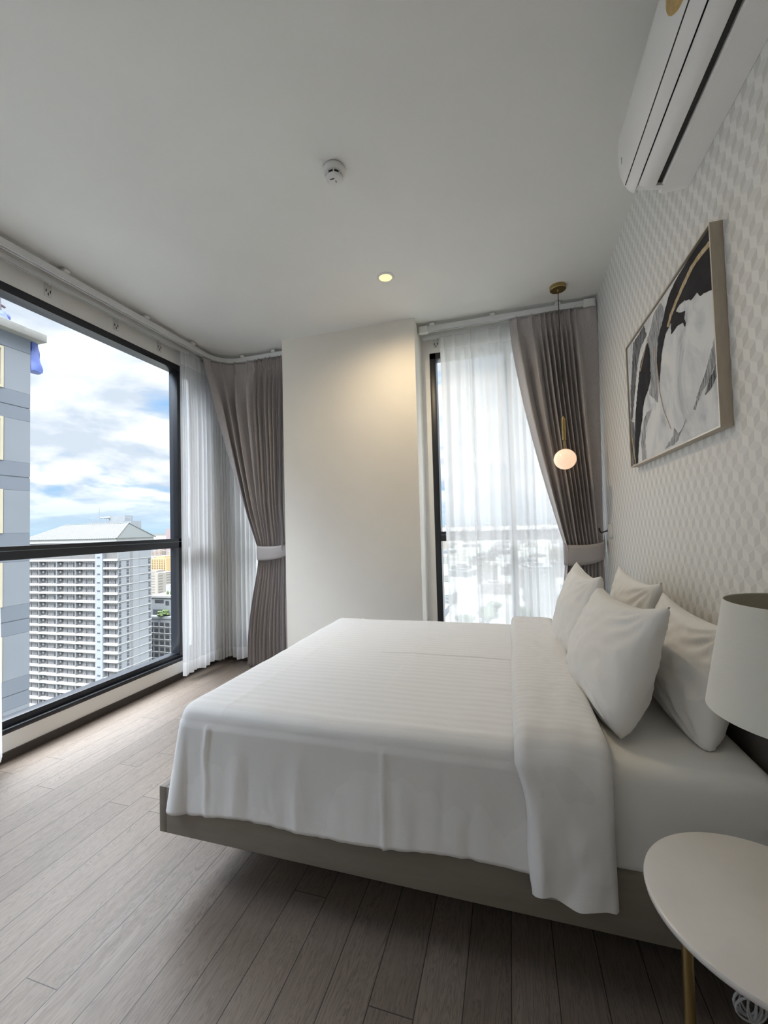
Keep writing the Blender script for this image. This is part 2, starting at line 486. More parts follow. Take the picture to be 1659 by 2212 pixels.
def window(name, axis, inner, sgn, u0, u1, mulls, label, fw=0.052):
    """axis along which the window runs; inner = room-side plane; sgn = outward direction"""
    root = bpy.data.objects.new(name, None); COL.objects.link(root)
    root.location = (inner, u0, Z0) if axis == 'y' else (u0, inner, Z0)
    struct(root, label)
    def bx(b, ua, ub, d0, d1, z0, z1, mi=0):
        p0, p1 = inner + sgn * d0, inner + sgn * d1
        if axis == 'y': b.box(min(p0, p1), max(p0, p1), ua, ub, z0, z1, mi)
        else: b.box(ua, ub, min(p0, p1), max(p0, p1), z0, z1, mi)
    b = MB()
    bx(b, u0, u1, -.002, .10, Z1 - fw, Z1); bx(b, u0, u1, -.002, .10, Z0, Z0 + fw * .55)
    bx(b, u0, u1, .022, .10, Z0 + fw * .55, Z0 + fw * 1.35)
    bx(b, u0, u0 + fw, -.002, .10, Z0, Z1); bx(b, u1 - fw, u1, -.002, .10, Z0, Z1)
    bx(b, u0 + fw, u1 - fw, -.004, -.0021, Z0 + fw * .50, Z0 + fw * .56, 1)
    b.build('window_frame', [M['frame'], M['frame_edge']], root, bevel=0.003)
    b = MB(); bx(b, u0 + fw, u1 - fw, .0, .09, ZT0, ZT1); bx(b, u0 + fw, u1 - fw, -.003, .0, ZT1 - .030, ZT1 - .026, 1)
    b.build('transom', [M['frame'], M['frame_edge']], root, bevel=0.003)
    edges = [u0 + fw]
    for (m0, m1) in mulls:
        b = MB(); bx(b, m0, m1, .0, .095, Z0 + fw, Z1 - fw); b.build('mullion', M['frame'], root, bevel=0.003)
        edges += [m0, m1]
    edges.append(u1 - fw)
    for i in range(0, len(edges), 2):
        for (za, zb) in ((Z0 + fw * 1.3, ZT0), (ZT1, Z1 - fw)):
            b = MB()
            e0, e1 = edges[i], edges[i + 1]; p = inner + sgn * .055
            if axis == 'y': b.add([(p, e0, za), (p, e1, za), (p, e1, zb), (p, e0, zb)], [(0, 1, 2, 3)])
            else: b.add([(e0, p, za), (e1, p, za), (e1, p, zb), (e0, p, zb)], [(0, 1, 2, 3)])
            b.build('pane', M['glass'], root)
    return root
window('window_1', 'y', -L, -1, 0.25, 3.36, [(0.95, 1.02), (3.035, 3.095)], 'large black framed window onto the towers')
window('window_2', 'x', W, 1, -0.62, 0.60, [(0.005, 0.06)], 'black framed window behind the white sheer curtain right of the pillar')
window('window_3', 'x', W, 1, -2.62, -1.96, [(-2.52, -2.475)], 'narrow black framed window left of the pillar')
window('fill_window', 'y', -L, -1, -2.35, -.75, [(-1.58, -1.52)], 'added black framed window in the left wall behind the viewer, for fill daylight')  # invented window, brightens the surfaces that face the camera

# ------------------------------------------------------------------ curtain tracks
def path_L(off, y_start, x_end, rad=0.20, n=10):
    """track line: along the left wall, round the corner, along the far wall"""
    x0 = -L + off; y1 = W - off
    pts = [(x0, y_start), (x0, y1 - rad)]
    for i in range(1, n + 1):
        a = PI - (PI / 2) * i / n
        pts.append((x0 + rad + rad * math.cos(a), y1 - rad + rad * math.sin(a)))
    pts.append((x_end, y1))
    return pts
class Path:
    def __init__(self, pts):
        self.p = [Vector((a, b)) for a, b in pts]
        self.s = [0.0]
        for i in range(1, len(self.p)):
            self.s.append(self.s[-1] + (self.p[i] - self.p[i - 1]).length)
        self.len = self.s[-1]
    def at(self, s):
        s = max(0, min(self.len, s))
        for i in range(1, len(self.p)):
            if s <= self.s[i] + 1e-9:
                t = (s - self.s[i - 1]) / max(1e-9, self.s[i] - self.s[i - 1])
                q = self.p[i - 1].lerp(self.p[i], t)
                d = (self.p[i] - self.p[i - 1]).normalized()
                return q, Vector((d.y, -d.x))   # normal to the right of travel = into the room
        return self.p[-1], Vector((0, -1))
def rail_mesh(pts, w, z0, z1, slot=True):
    b = MB()
    P = [Vector(p) for p in pts]
    rows = []
    for i, p in enumerate(P):
        d = (P[min(i + 1, len(P) - 1)] - P[max(i - 1, 0)]).normalized()
        n = Vector((d.y, -d.x))
        a, c = p + n * w / 2, p - n * w / 2
        g = 0.006
        a2, c2 = p + n * g, p - n * g
        if slot:
            rows.append([(a.x, a.y, z1), (a.x, a.y, z0), (a2.x, a2.y, z0), (a2.x, a2.y, z0 + .012), (c2.x, c2.y, z0 + .012), (c2.x, c2.y, z0), (c.x, c.y, z0), (c.x, c.y, z1)])
        else:
            rows.append([(a.x, a.y, z1), (a.x, a.y, z0), (c.x, c.y, z0), (c.x, c.y, z1)])
    b.grid(rows, 0, closeu=True)
    k = len(rows[0])
    b.f.append(tuple(range(k))); b.mi.append(0)
    b.f.append(tuple(range((len(rows) - 1) * k, len(rows) * k))[::-1]); b.mi.append(0)
    return b

pL = path_L(0.140, -1.2, -1.925)
t = thing('curtain_track', (-L + .14, -1.2, 2.95), 'white curtain track curving round the left corner, holding the heavy grey curtain beside the pillar', 'curtain track', 'curtain tracks')
rail_mesh(pL, 0.034, 2.925, 2.968).build('rail', M['track'], t)
b = MB(); b.box(-1.99, -1.918, W - .14 - .022, W - .14 + .022, 2.920, 2.972); b.build('end_cap', M['plastic'], t, bevel=0.006)
for yy in (0.2, 1.05, 1.93, 2.55, 3.05):
    b = MB(); b.box(-L + .112, -L + .175, yy - .018, yy + .018, 2.968, 2.985); b.box(-L + .125, -L + .155, yy - .012, yy + .012, 2.985, 2.9995)
    b.build('ceiling_clip', M['plastic'], t, bevel=0.002)
for xx in (-2.42, -2.08):
    b = MB(); b.box(xx - .018, xx + .018, W - .175, W - .112, 2.968, 2.985); b.box(xx - .012, xx + .012, W - .155, W - .125, 2.985, 2.9995)
    b.build('ceiling_clip', M['plastic'], t, bevel=0.002)

pS = path_L(0.075, -1.2, -1.93, rad=0.14)
t = thing('curtain_track', (-L + .07, -1.2, 2.9), 'slim grey-white inner track along the left wall carrying the sheer curtain', 'curtain track', 'curtain tracks')
rail_mesh(pS, 0.024, 2.895, 2.922).build('rail', M['track'], t)
for yy in (0.3, 1.30, 1.93, 2.42, 2.83):
    b = MB()
    b.box(-L + .0005, -L + .006, yy - .022, yy + .022, 2.840, 2.925)
    b.box(-L + .006, -L + .063, yy - .010, yy + .010, 2.918, 2.925)
    b.box(-L + .0061, -L + .0075, yy - .016, yy - .010, 2.868, 2.886, 1)
    b.box(-L + .0061, -L + .0075, yy + .010, yy + .016, 2.868, 2.886, 1)
    b.box(-L + .0061, -L + .0075, yy - .003, yy + .003, 2.848, 2.866, 1)
    b.build('wall_bracket', [M['plastic'], M['black']], t, bevel=0.0008)

t = thing('curtain_track', (-.67, W - .15, 2.95), 'white straight curtain track with rounded ends above the right window', 'curtain track', 'curtain tracks')
rail_mesh([(-.645, W - .15), (.62, W - .15)], 0.034, 2.925, 2.968).build('rail', M['track'], t)
for (xa, xb) in ((-.682, -.60), (.60, .690)):
    b = MB()
    n = 10
    prof = []
    yc = W - .15
    if xa < 0:
        prof = [(xb, yc - .025), (xb, yc + .025)] + [(xa + .025 - .025 * math.sin(PI * i / n), yc + .025 * math.cos(PI * i / n)) for i in range(n + 1)]
    else:
        prof = [(xa, yc + .025), (xa, yc - .025)] + [(xb - .025 + .025 * math.sin(PI * i / n), yc - .025 * math.cos(PI * i / n)) for i in range(n + 1)]
    b.prism(prof, 'z', 2.918, 2.975); b.build('end_cap', M['plastic'], t, bevel=0.006)
for xx in (-.56, -.07, .42):
    b = MB(); b.box(xx - .020, xx + .020, W - .180, W - .120, 2.968, 2.985); b.box(xx - .012, xx + .012, W - .163, W - .137, 2.985, 2.9995)
    b.build('ceiling_clip', M['plastic'], t, bevel=0.002)
t = thing('curtain_track', (-.65, W - .08, 2.9), 'slim inner track above the right window holding the pleated sheer', 'curtain track', 'curtain tracks')
rail_mesh([(-.655, W - .08), (.66, W - .08)], 0.024, 2.895, 2.922).build('rail', M['track'], t)
for xx in (-.56, -.07, .42):
    b = MB(); b.box(xx - .022, xx + .022, W - .006, W - .0005, 2.840, 2.925); b.box(xx - .01, xx + .01, W - .068, W - .006, 2.918, 2.925)
    b.box(xx - .016, xx - .010, W - .0075, W - .0061, 2.868, 2.886, 1); b.box(xx + .010, xx + .016, W - .0075, W - .0061, 2.868, 2.886, 1); b.box(xx - .003, xx + .003, W - .0075, W - .0061, 2.848, 2.866, 1)
    b.build('wall_bracket', [M['plastic'], M['black']], t, bevel=0.0008)

# ------------------------------------------------------------------ curtains
def fold_profile(ph, sharp):
    """one pleat: ph 0..1; sharp 0 = soft wave, 1 = pinched triple pleat"""
    c = 0.5 - 0.5 * math.cos(2 * PI * ph)
    d = (ph - 0.5)
    pin = math.exp(-(d / 0.16) ** 2) * (0.72 + 0.28 * math.cos(2 * PI * d / 0.105))
    return c ** 0.72 * (1 - sharp) + pin * sharp

def hung_cloth(top_fn, bot_fn, zt_fn, zb_fn, npleat, nu, nv, amp_fn, prof_at, seed=0, vmap=None):
    rows = []
    for i in range(nv + 1):
        v = i / nv
        if vmap: v = vmap(v)
        row = []
        for j in range(nu + 1):
            u = j / nu
            x, y, nx, ny, z = prof_at(u, v)
            row.append((x + nx, y + ny, z))
        rows.append(row)
    b = MB(); b.grid(rows)
    return b

def drape(name, path, s0, s1, warp, npleat, tie_x, bot_x, ytie, zt, ztie, zb, pw, right_flat, seed, label, group):
    """a heavy pinch-pleated curtain swept to one side by a tieback"""
    rnd = random.Random(seed)
    ju = [rnd.uniform(-.10, .10) for _ in range(npleat + 2)]
    ja = [rnd.uniform(.75, 1.2) for _ in range(npleat + 2)]
    nu, nv = npleat * 16, 120
    rows = []
    for i in range(nv + 1):
        v = i / nv
        z = zt + (zb - zt) * v
        if z > ztie:
            k = (zt - z) / (zt - ztie); e = k ** pw; low = 0
        else:
            k = 1; e = 1; low = (ztie - z) / (ztie - zb)
        row = []
        for j in range(nu + 1):
            u = j / nu
            f = u * npleat
            idx = min(npleat - 1, int(f))
            ph = f - idx
            ut = warp(u)
            q, n = path.at(s0 + (s1 - s0) * ut)
            tx = tie_x[0] + (tie_x[1] - tie_x[0]) * u
            bx = bot_x[0] + (bot_x[1] - bot_x[0]) * u
            # the free edge sweeps further than the fixed edge
            x = q.x + (tx - q.x) * e; y = q.y + (ytie - q.y) * (e ** 0.8)
            if low: x = tx + (bx - tx) * smooth01(low * 1.15) ** 0.8
            nn = (n * (1 - e) + Vector((0.0, -1.0)) * e).normalized()
            ht = (zt - z)
            sharp = 1 - smooth01((ht - .06) / .16)
            A = 0.036 + 0.046 * smooth01(ht / .5)
            if z > ztie: A = A * (1 - .45 * smooth01((k - .72) / .28))
            else: A = 0.038 + 0.022 * smooth01(low * 1.6)
            pinch = 1 - .35 * math.exp(-((ht - .105) / .03) ** 2)
            flat = 1.0 - (smooth01((u - right_flat) / .03) if right_flat < 1 else 0) * .93
            o = fold_profile(ph, sharp) * A * ja[idx] * pinch * flat
            o += 0.010 * fbm(u * 9 + seed, z * 1.6, 3.3) + 0.004 * fbm(u * 30, z * 4, seed)
            side = 0.010 * math.sin(2 * PI * ph) * (1 - sharp) * flat
            hang = 0.0
            if ht < 0.02: hang = -0.004 * (1 - fold_profile(ph, 1.0))
            zz = z + hang
            if i == nv: zz += 0.006 * math.sin(u * 23)
            row.append((x + nn.x * o + side * (1 - e) * n.y * -1 * 0 + side * .6, y + nn.y * o, zz))
        rows.append(row)
    b = MB(); b.grid(rows)
    o = b.build(name, M['drape'], None, smooth=True, angle=80)
    md = o.modifiers.new('thickness', 'SOLIDIFY'); md.thickness = 0.0016
    return tag(o, label, 'curtain', group)

pathL = Path([p for p in path_L(0.140, 3.20, -1.935, 0.20)])
def warpL(u):
    return 0.60 * (u / 0.30) if u < 0.30 else 0.60 + 0.40 * (u - 0.30) / 0.70
dl = drape('curtain', pathL, 0.0, pathL.len, warpL, 13, (-2.275, -1.965), (-2.405, -1.955), W - .15, 2.925, 1.10, 0.02, 1.28, 0.955, 3,
      'grey pleated blackout curtain tied back beside the left face of the pillar', 'grey blackout curtains')
def tieband(cx0, cx1, y, z0, z1, tail, dz, parent, droop=0.02, dep=.062):
    rows = []
    n = 40
    rx, ry = (cx1 - cx0) / 2 + .006, dep
    cx = (cx0 + cx1) / 2
    for a in range(n + 1):
        th = PI * 1.0 * (a / n)     # front half
        x = cx - rx * math.cos(th); yy = y - ry * math.sin(th) ** 0.6
        lift = dz * (a / n) ** 1.6
        w = 1 - .30 * (a / n) ** 2
        zc = (z0 + z1) / 2 + lift - droop * math.sin(th)
        hh = (z1 - z0) / 2 * w
        rows.append([(x, yy - .004 * math.sin(PI * k / 6), zc + hh * (1 - 2 * k / 6)) for k in range(7)])
    for (dx, dy, ddz) in tail:
        x, yy, zc = cx1 + .006 + dx, y + dy, (z0 + z1) / 2 + dz + ddz
        hh = (z1 - z0) / 2 * .42
        rows.append([(x, yy, zc + hh * (1 - 2 * k / 6)) for k in range(7)])
    b = MB(); b.grid(rows)
    o = b.build('tieback', M['tieback'], parent, smooth=True)
    md = o.modifiers.new('thickness', 'SOLIDIFY'); md.thickness = 0.005
    return o
o = tieband(-2.285, -1.965, W - .15, 1.015, 1.150, [], .030, None)
tag(o, 'light grey fabric tieback round the left blackout curtain by the pillar', 'curtain tieback', 'curtain tiebacks')

pathR = Path([(.055, W - .150), (.695, W - .150)])
def warpR(u):
    if u < 0.17: return u / 0.17 * 0.33
    if u < 0.86: return 0.33 + 0.42 * (u - 0.17) / 0.69
    return 0.75 + 0.25 * (u - 0.86) / 0.14
drape('curtain', pathR, 0.0, pathR.len, warpR, 11, (.405, .665), (.315, .672), W - .15, 2.925, 1.08, 0.02, 1.42, 0.875, 11,
      'grey pleated blackout curtain tied back in the corner beside the patterned wall', 'grey blackout curtains')
o = tieband(.395, .668, W - .15, .965, 1.125, [(.012, .03, .035), (.016, .06, .06)], .045, None)
tag(o, 'grey fabric tieback round the right curtain, hooked by the patterned wall', 'curtain tieback', 'curtain tiebacks')

def sheer(name, path, s0, s1, npleat, seed, zb, label, flare=0.02, lead=(0, 0), widths=None, A0=.018):
    rnd = random.Random(seed)
    w = [rnd.uniform(.6, 1.4) for _ in range(npleat)] if widths is None else widths
    tot = sum(w); acc = [0]
    for q in w: acc.append(acc[-1] + q / tot)
    ja = [rnd.uniform(.6, 1.3) for _ in range(npleat)]
    nv, per = 90, 12
    rows = []
    for i in range(nv + 1):
        v = i / nv
        row = []
        for idx in range(npleat):
            for k in range(per + (1 if idx == npleat - 1 else 0)):
                ph = k / per
                u = acc[idx] + (acc[idx + 1] - acc[idx]) * ph
                q, n = path.at(s0 + (s1 - s0) * u)
                z = 2.905 + (zb - 2.905) * v
                ht = 2.905 - z
                sharp = 1 - smooth01((ht - .06) / .25)
                A = (A0 + .018 * smooth01(ht / .8)) * ja[idx]
                o = fold_profile(ph, sharp) * A + .006 * fbm(u * 14 + seed, z * 1.2)
                tdir = Vector((-n.y, n.x))
                drift = .014 * fbm(u * 6 + seed * 3, z * .7, 5) * v + lead[0] * (1 - u) ** 3 * v + lead[1] * u ** 3 * v
                zz = z + (.012 * math.sin(u * 37 + seed) * v if i == nv else 0)
                row.append((q.x + n.x * o + tdir.x * drift, q.y + n.y * o + tdir.y * drift, zz))
        rows.append(row)
    b = MB(); b.grid(rows)
    o = b.build(name, M['sheer'], None, smooth=True, angle=85)
    return tag(o, label, 'sheer curtain', 'white sheer curtains')
pathSL = Path(path_L(0.075, 2.985, -1.94, 0.14))
sheer('sheer_curtain', pathSL, 0.0, pathSL.len, 30, 4, 0.055, 'white sheer curtain hanging in the left corner between the large window and grey curtain')
pathSR = Path([(-.512, W - .08), (.66, W - .08)])
wR = [.9, 1.05, .75, .5, .9, 1.1, .9, 1.0, .6, .6, .8, .5, .8, .6, .7, .6, .5, .6]
sheer('sheer_curtain', pathSR, 0.0, pathSR.len, len(wR), 9, 0.055, 'white sheer curtain covering the window between the pillar and the right grey curtain', widths=wR, A0=.022)
pathSN = Path([(-L + .075, 1.20), (-L + .075, 1.590)])
sheer('sheer_curtain', pathSN, 0.0, pathSN.len, 9, 21, 0.055, 'edge of a white sheer curtain low at the far left of the frame', lead=(0, .055))

# hold-back hook and socket plate on the patterned wall
b = MB(); b.tube([(R - .001, 3.44, 1.215), (R - .030, 3.44, 1.205), (R - .046, 3.44, 1.200), (R - .056, 3.44, 1.215), (R - .058, 3.44, 1.235)], .005, 8)
b.lathe([(0.0, 0), (.013, 0), (.013, .004), (0, .004)], 0, 0, 20)
# turn the rose onto the wall
k0 = len(b.v) - 80
for i in range(k0, len(b.v)):
    x_, y_, z_ = b.v[i]; b.v[i] = (R - z_ - .0005, 3.44 + x_, 1.215 + y_)
tag(b.build('curtain_hook', M['black_metal'], None, smooth=True), 'small black hook on the patterned wall holding the right tieback', 'hook')
t = thing('wall_plate', (R, 3.37, 1.2), 'grey-white square wall plate beside the right curtain hook', 'wall plate')
b = MB(); b.box(R - .009, R - .0005, 3.30, 3.41, 1.162, 1.262); b.build('plate', M['plastic'], t, bevel=.003)
b = MB(); b.box(R - .011, R - .009, 3.325, 3.385, 1.185, 1.240); b.build('rocker', M['plastic'], t, bevel=.0015)

# ------------------------------------------------------------------ ceiling fittings
def downlight(x, y, label, power):
    t = thing('ceiling_downlight', (x, y, H), label, 'ceiling light', 'round recessed ceiling downlights')
    b = MB(); b.lathe([(.046, H - .0005), (.062, H - .0008), (.0625, H - .003), (.060, H - .005), (.048, H - .0065), (.045, H - .004), (.045, H - .0005)], x, y, 48)
    b.build('trim_ring', M['plastic'], t, smooth=True)
    b = MB(); b.lathe([(.0, H - .002), (.045, H - .002), (.045, H - .001), (0, H - .001)], x, y, 48)
    b.build('lamp_face', M['lamp_face'], t)
    ld = bpy.data.lights.new('lamp', 'SPOT'); ld.shadow_soft_size = .012; ld.energy = power; ld.color = (1.0, .80, .52); ld.spot_size = math.radians(168); ld.spot_blend = 1.0
    lo = bpy.data.objects.new('lamp_light', ld); COL.objects.link(lo); lo.location = (x, y, H - .012)
    lo.parent = t; lo.matrix_parent_inverse = Matrix.Translation(t.location).inverted()
m, t_, b_ = base_mat('warm_lamp_face', (.30, .28, .20), .5, emit=(1.0, .86, .42), estr=0.2)
M['lamp_face'] = m
downlight(-.753, 2.705, 'lit round downlight recessed in the ceiling in front of the pillar', 8)
downlight(-.753, 0.55, 'added round downlight in the ceiling above the viewer, unseen fill light', 1.5)  # this lamp and the next are added behind the view as ambient fill
downlight(-.753, -1.35, 'added round downlight in the ceiling near the back wall, unseen fill light', 1.5)

x0, y0 = -.737, 1.79
t = thing('smoke_detector', (x0, y0, H), 'small round white smoke detector on the ceiling', 'smoke detector')
b = MB(); b.lathe([(0, H - .0005), (.046, H - .0005), (.052, H - .006), (.052, H - .022), (.048, H - .030), (.044, H - .034), (0, H - .034)], x0, y0, 48)
b.build('base', M['plastic'], t, smooth=True, angle=50)
b = MB(); b.lathe([(0, H - .034), (.034, H - .034), (.034, H - .050), (0, H - .050)], x0, y0, 48); b.build('vent_gap', M['black'], t, smooth=True)
b = MB()
for k in range(8):
    a = 2 * PI * k / 8 + .3
    c, s = math.cos(a), math.sin(a)
    pts = [(x0 + c * r - s * w, y0 + s * r + c * w) for r, w in ((.033, -.003), (.041, -.003), (.041, .003), (.033, .003))]
    b.prism(pts, 'z', H - .052, H - .033)
b.lathe([(0, H - .066), (.026, H - .065), (.036, H - .060), (.041, H - .053), (.041, H - .050), (0, H - .050)], x0, y0, 48)
b.build('sensor_cap', M['plastic'], t, smooth=True, angle=50)
b = MB(); b.box(x0 - .014, x0 + .006, y0 - .019, y0 - .016, H - .0675, H - .064); b.box(x0 + .006, x0 + .009, y0 - .004, y0 + .006, H - .0675, H - .064)
b.build('indicator_slot', M['black'], t)

# pendant lamp
x0, y0 = .400, 3.22
t = thing('pendant_lamp', (x0, y0, H), 'brass pendant lamp with round milk glass globe in front of the right curtain', 'pendant lamp')
b = MB(); b.lathe([(0, H - .0005), (.056, H - .0005), (.056, H - .026), (.053, H - .029), (0, H - .029)], x0, y0, 48)
b.lathe([(0, H - .029), (.008, H - .029), (.006, H - .042), (0, H - .042)], x0, y0, 16)
b.build('canopy', M['brass'], t, smooth=True)
b = MB(); b.tube([(x0, y0, H - .04), (x0, y0, 2.03)], .0026, 8); b.build('cord', M['black'], t, smooth=True)
b = MB(); b.lathe([(0, 2.045), (.005, 2.045), (.007, 2.032), (.0135, 2.030), (.0145, 2.026), (.0145, 1.878), (.0135, 1.873), (.0075, 1.871), (.0075, 1.812), (.020, 1.806), (0, 1.806)], x0, y0, 32)
b.build('stem', M['brass'], t, smooth=True)
b = MB()
b.lathe([(.0, 1.808)] + [(.0755 * math.sin(PI * k / 28), 1.736 + .0735 * math.cos(PI * k / 28)) for k in range(2, 29)], x0, y0, 48)
m, t_, b_ = base_mat('milk_glass_globe', (.85, .80, .74), .18, emit=(1.0, .62, .38), estr=.13)
M['globe'] = m
b.build('globe', M['globe'], t, smooth=True)

# ------------------------------------------------------------------ air conditioner
YA0, YA1 = 1.05, 1.838
t = thing('air_conditioner', (R, 1.45, 2.7), 'white split air conditioner high on the patterned wall', 'air conditioner')
# closed section (x, z): back, bottom, front, top
sec = [(R - .001, 2.548), (.660, 2.546), (.606, 2.550), (.600, 2.556), (.600, 2.600), (.540, 2.640), (.523, 2.602), (.517, 2.572), (.505, 2.578), (.492, 2.592), (.482, 2.615),
       (.4745, 2.65), (.4705, 2.70), (.4705, 2.76), (.476, 2.80), (.490, 2.826), (.515, 2.842), (.56, 2.850), (R - .001, 2.850)]
def sec_scaled(k, inset):
    cx, cz = R - .001, 2.70
    return [(cx + (x - cx) * (1 - inset * k), cz + (z - cz) * (1 - inset * k)) for x, z in sec]
rows = []
YY = [(YA0, .10), (YA0 + .006, .045), (YA0 + .018, .012), (YA0 + .035, 0), (YA1 - .035, 0), (YA1 - .018, .012), (YA1 - .006, .045), (YA1, .10)]
for yy, ins in YY:
    rows.append([(x, yy, z) for x, z in sec_scaled(1, ins)])
b = MB(); b.grid(rows, closeu=True)
n = len(sec)
# end caps of the casing as fans
for ri in (0, len(rows) - 1):
    b.f.append(tuple(range(ri * n, ri * n + n))); b.mi.append(0)
b.build('casing', M['ac'], t, smooth=True, angle=35)
# end cheeks closing the outlet slot
b = MB()
slot = [(.520, 2.570), (.606, 2.549), (.602, 2.602), (.540, 2.642)]
b.prism(slot, 'y', YA0 + .036, YA0 + .058); b.build('outlet_cheek', M['ac'], t)
b = MB(); b.prism(slot, 'y', YA1 - .058, YA1 - .036); b.build('outlet_cheek', M['ac'], t)
b = MB(); b.prism([(.524, 2.580), (.598, 2.562), (.597, 2.598), (.541, 2.636)], 'y', YA0 + .058, YA1 - .058)
b.build('outlet', M['black'], t)
b = MB()
lou = []
for k in range(9):
    q = k / 8
    lou.append((.521 + q * .056, 2.566 - .018 * q - .006 * math.sin(PI * q)))
lou2 = [(x, z + .006) for x, z in lou]
b.prism(lou + lou2[::-1], 'y', YA0 + .063, YA1 - .063)
b.build('louver', M['ac'], t, bevel=.001)
# front panel: thin shell over the front and top, with a shadow gap below it
fp = [(.4905, 2.586), (.4795, 2.612), (.4715, 2.65), (.4675, 2.70), (.4675, 2.76), (.473, 2.802), (.488, 2.830), (.514, 2.8465), (.56, 2.854)]
fp_in = [(x + .0022, z - .0005) for x, z in fp]
b = MB(); b.prism([(.4845, 2.6055)] + fp[2:] + fp_in[:1:-1] + [(.4867, 2.605)], 'y', YA0 + .02, YA1 - .02)
b.build('front_panel', M['ac'], t, bevel=.001)
b = MB(); b.prism([(.4846, 2.6035), (.4838, 2.6053), (.4868, 2.6053), (.4876, 2.6035)], 'y', YA0 + .03, YA1 - .03); b.build('panel_gap', M['black'], t)
b = MB(); b.box(.4672, .4678, 1.775, 1.779, 2.668, 2.695); b.build('status_mark', M['frame_edge'], t)
# gold oval patch low on the front panel
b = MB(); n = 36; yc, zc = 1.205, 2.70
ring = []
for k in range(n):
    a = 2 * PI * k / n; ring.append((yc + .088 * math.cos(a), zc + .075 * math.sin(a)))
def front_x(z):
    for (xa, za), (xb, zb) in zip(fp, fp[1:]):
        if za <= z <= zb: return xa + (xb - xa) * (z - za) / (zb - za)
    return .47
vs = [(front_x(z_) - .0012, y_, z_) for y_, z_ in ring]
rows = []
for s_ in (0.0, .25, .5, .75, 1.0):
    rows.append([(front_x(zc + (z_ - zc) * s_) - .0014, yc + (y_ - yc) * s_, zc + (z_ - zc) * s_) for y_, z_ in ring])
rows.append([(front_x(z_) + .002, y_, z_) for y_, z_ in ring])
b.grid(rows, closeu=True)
m = varied('gold_metallic', (.62, .42, .14), .35, .25, 30, metal=.6)
b.build('gold_oval', m, t, smooth=True)

# ------------------------------------------------------------------ artwork
AY0, AY1, AZ0, AZ1 = 1.5896, 2.6193, 1.5804, 2.2561
XF = R - .0365
t = thing('framed_artwork', (R, (AY0 + AY1) / 2, AZ0), 'framed black, white and gold abstract painting on the patterned wall', 'painting')
b = MB()
fw = .006
b.box(XF, R - .0008, AY0, AY0 + fw, AZ0, AZ1); b.box(XF, R - .0008, AY1 - fw, AY1, AZ0, AZ1)
b.box(XF, R - .0008, AY0 + fw, AY1 - fw, AZ0, AZ0 + fw); b.box(XF, R - .0008, AY0 + fw, AY1 - fw, AZ1 - fw, AZ1)
b.build('frame', M['champagne'], t)
b = MB()
lx0, lx1 = XF - .0012, XF - .0001
b.box(lx0, lx1, AY0, AY0 + .0055, AZ0, AZ1); b.box(lx0, lx1, AY1 - .0055, AY1, AZ0, AZ1)
b.box(lx0, lx1, AY0 + .0055, AY1 - .0055, AZ0, AZ0 + .0055); b.box(lx0, lx1, AY0 + .0055, AY1 - .0055, AZ1 - .0055, AZ1)
b.build('frame_lip', M['bright_edge'], t)
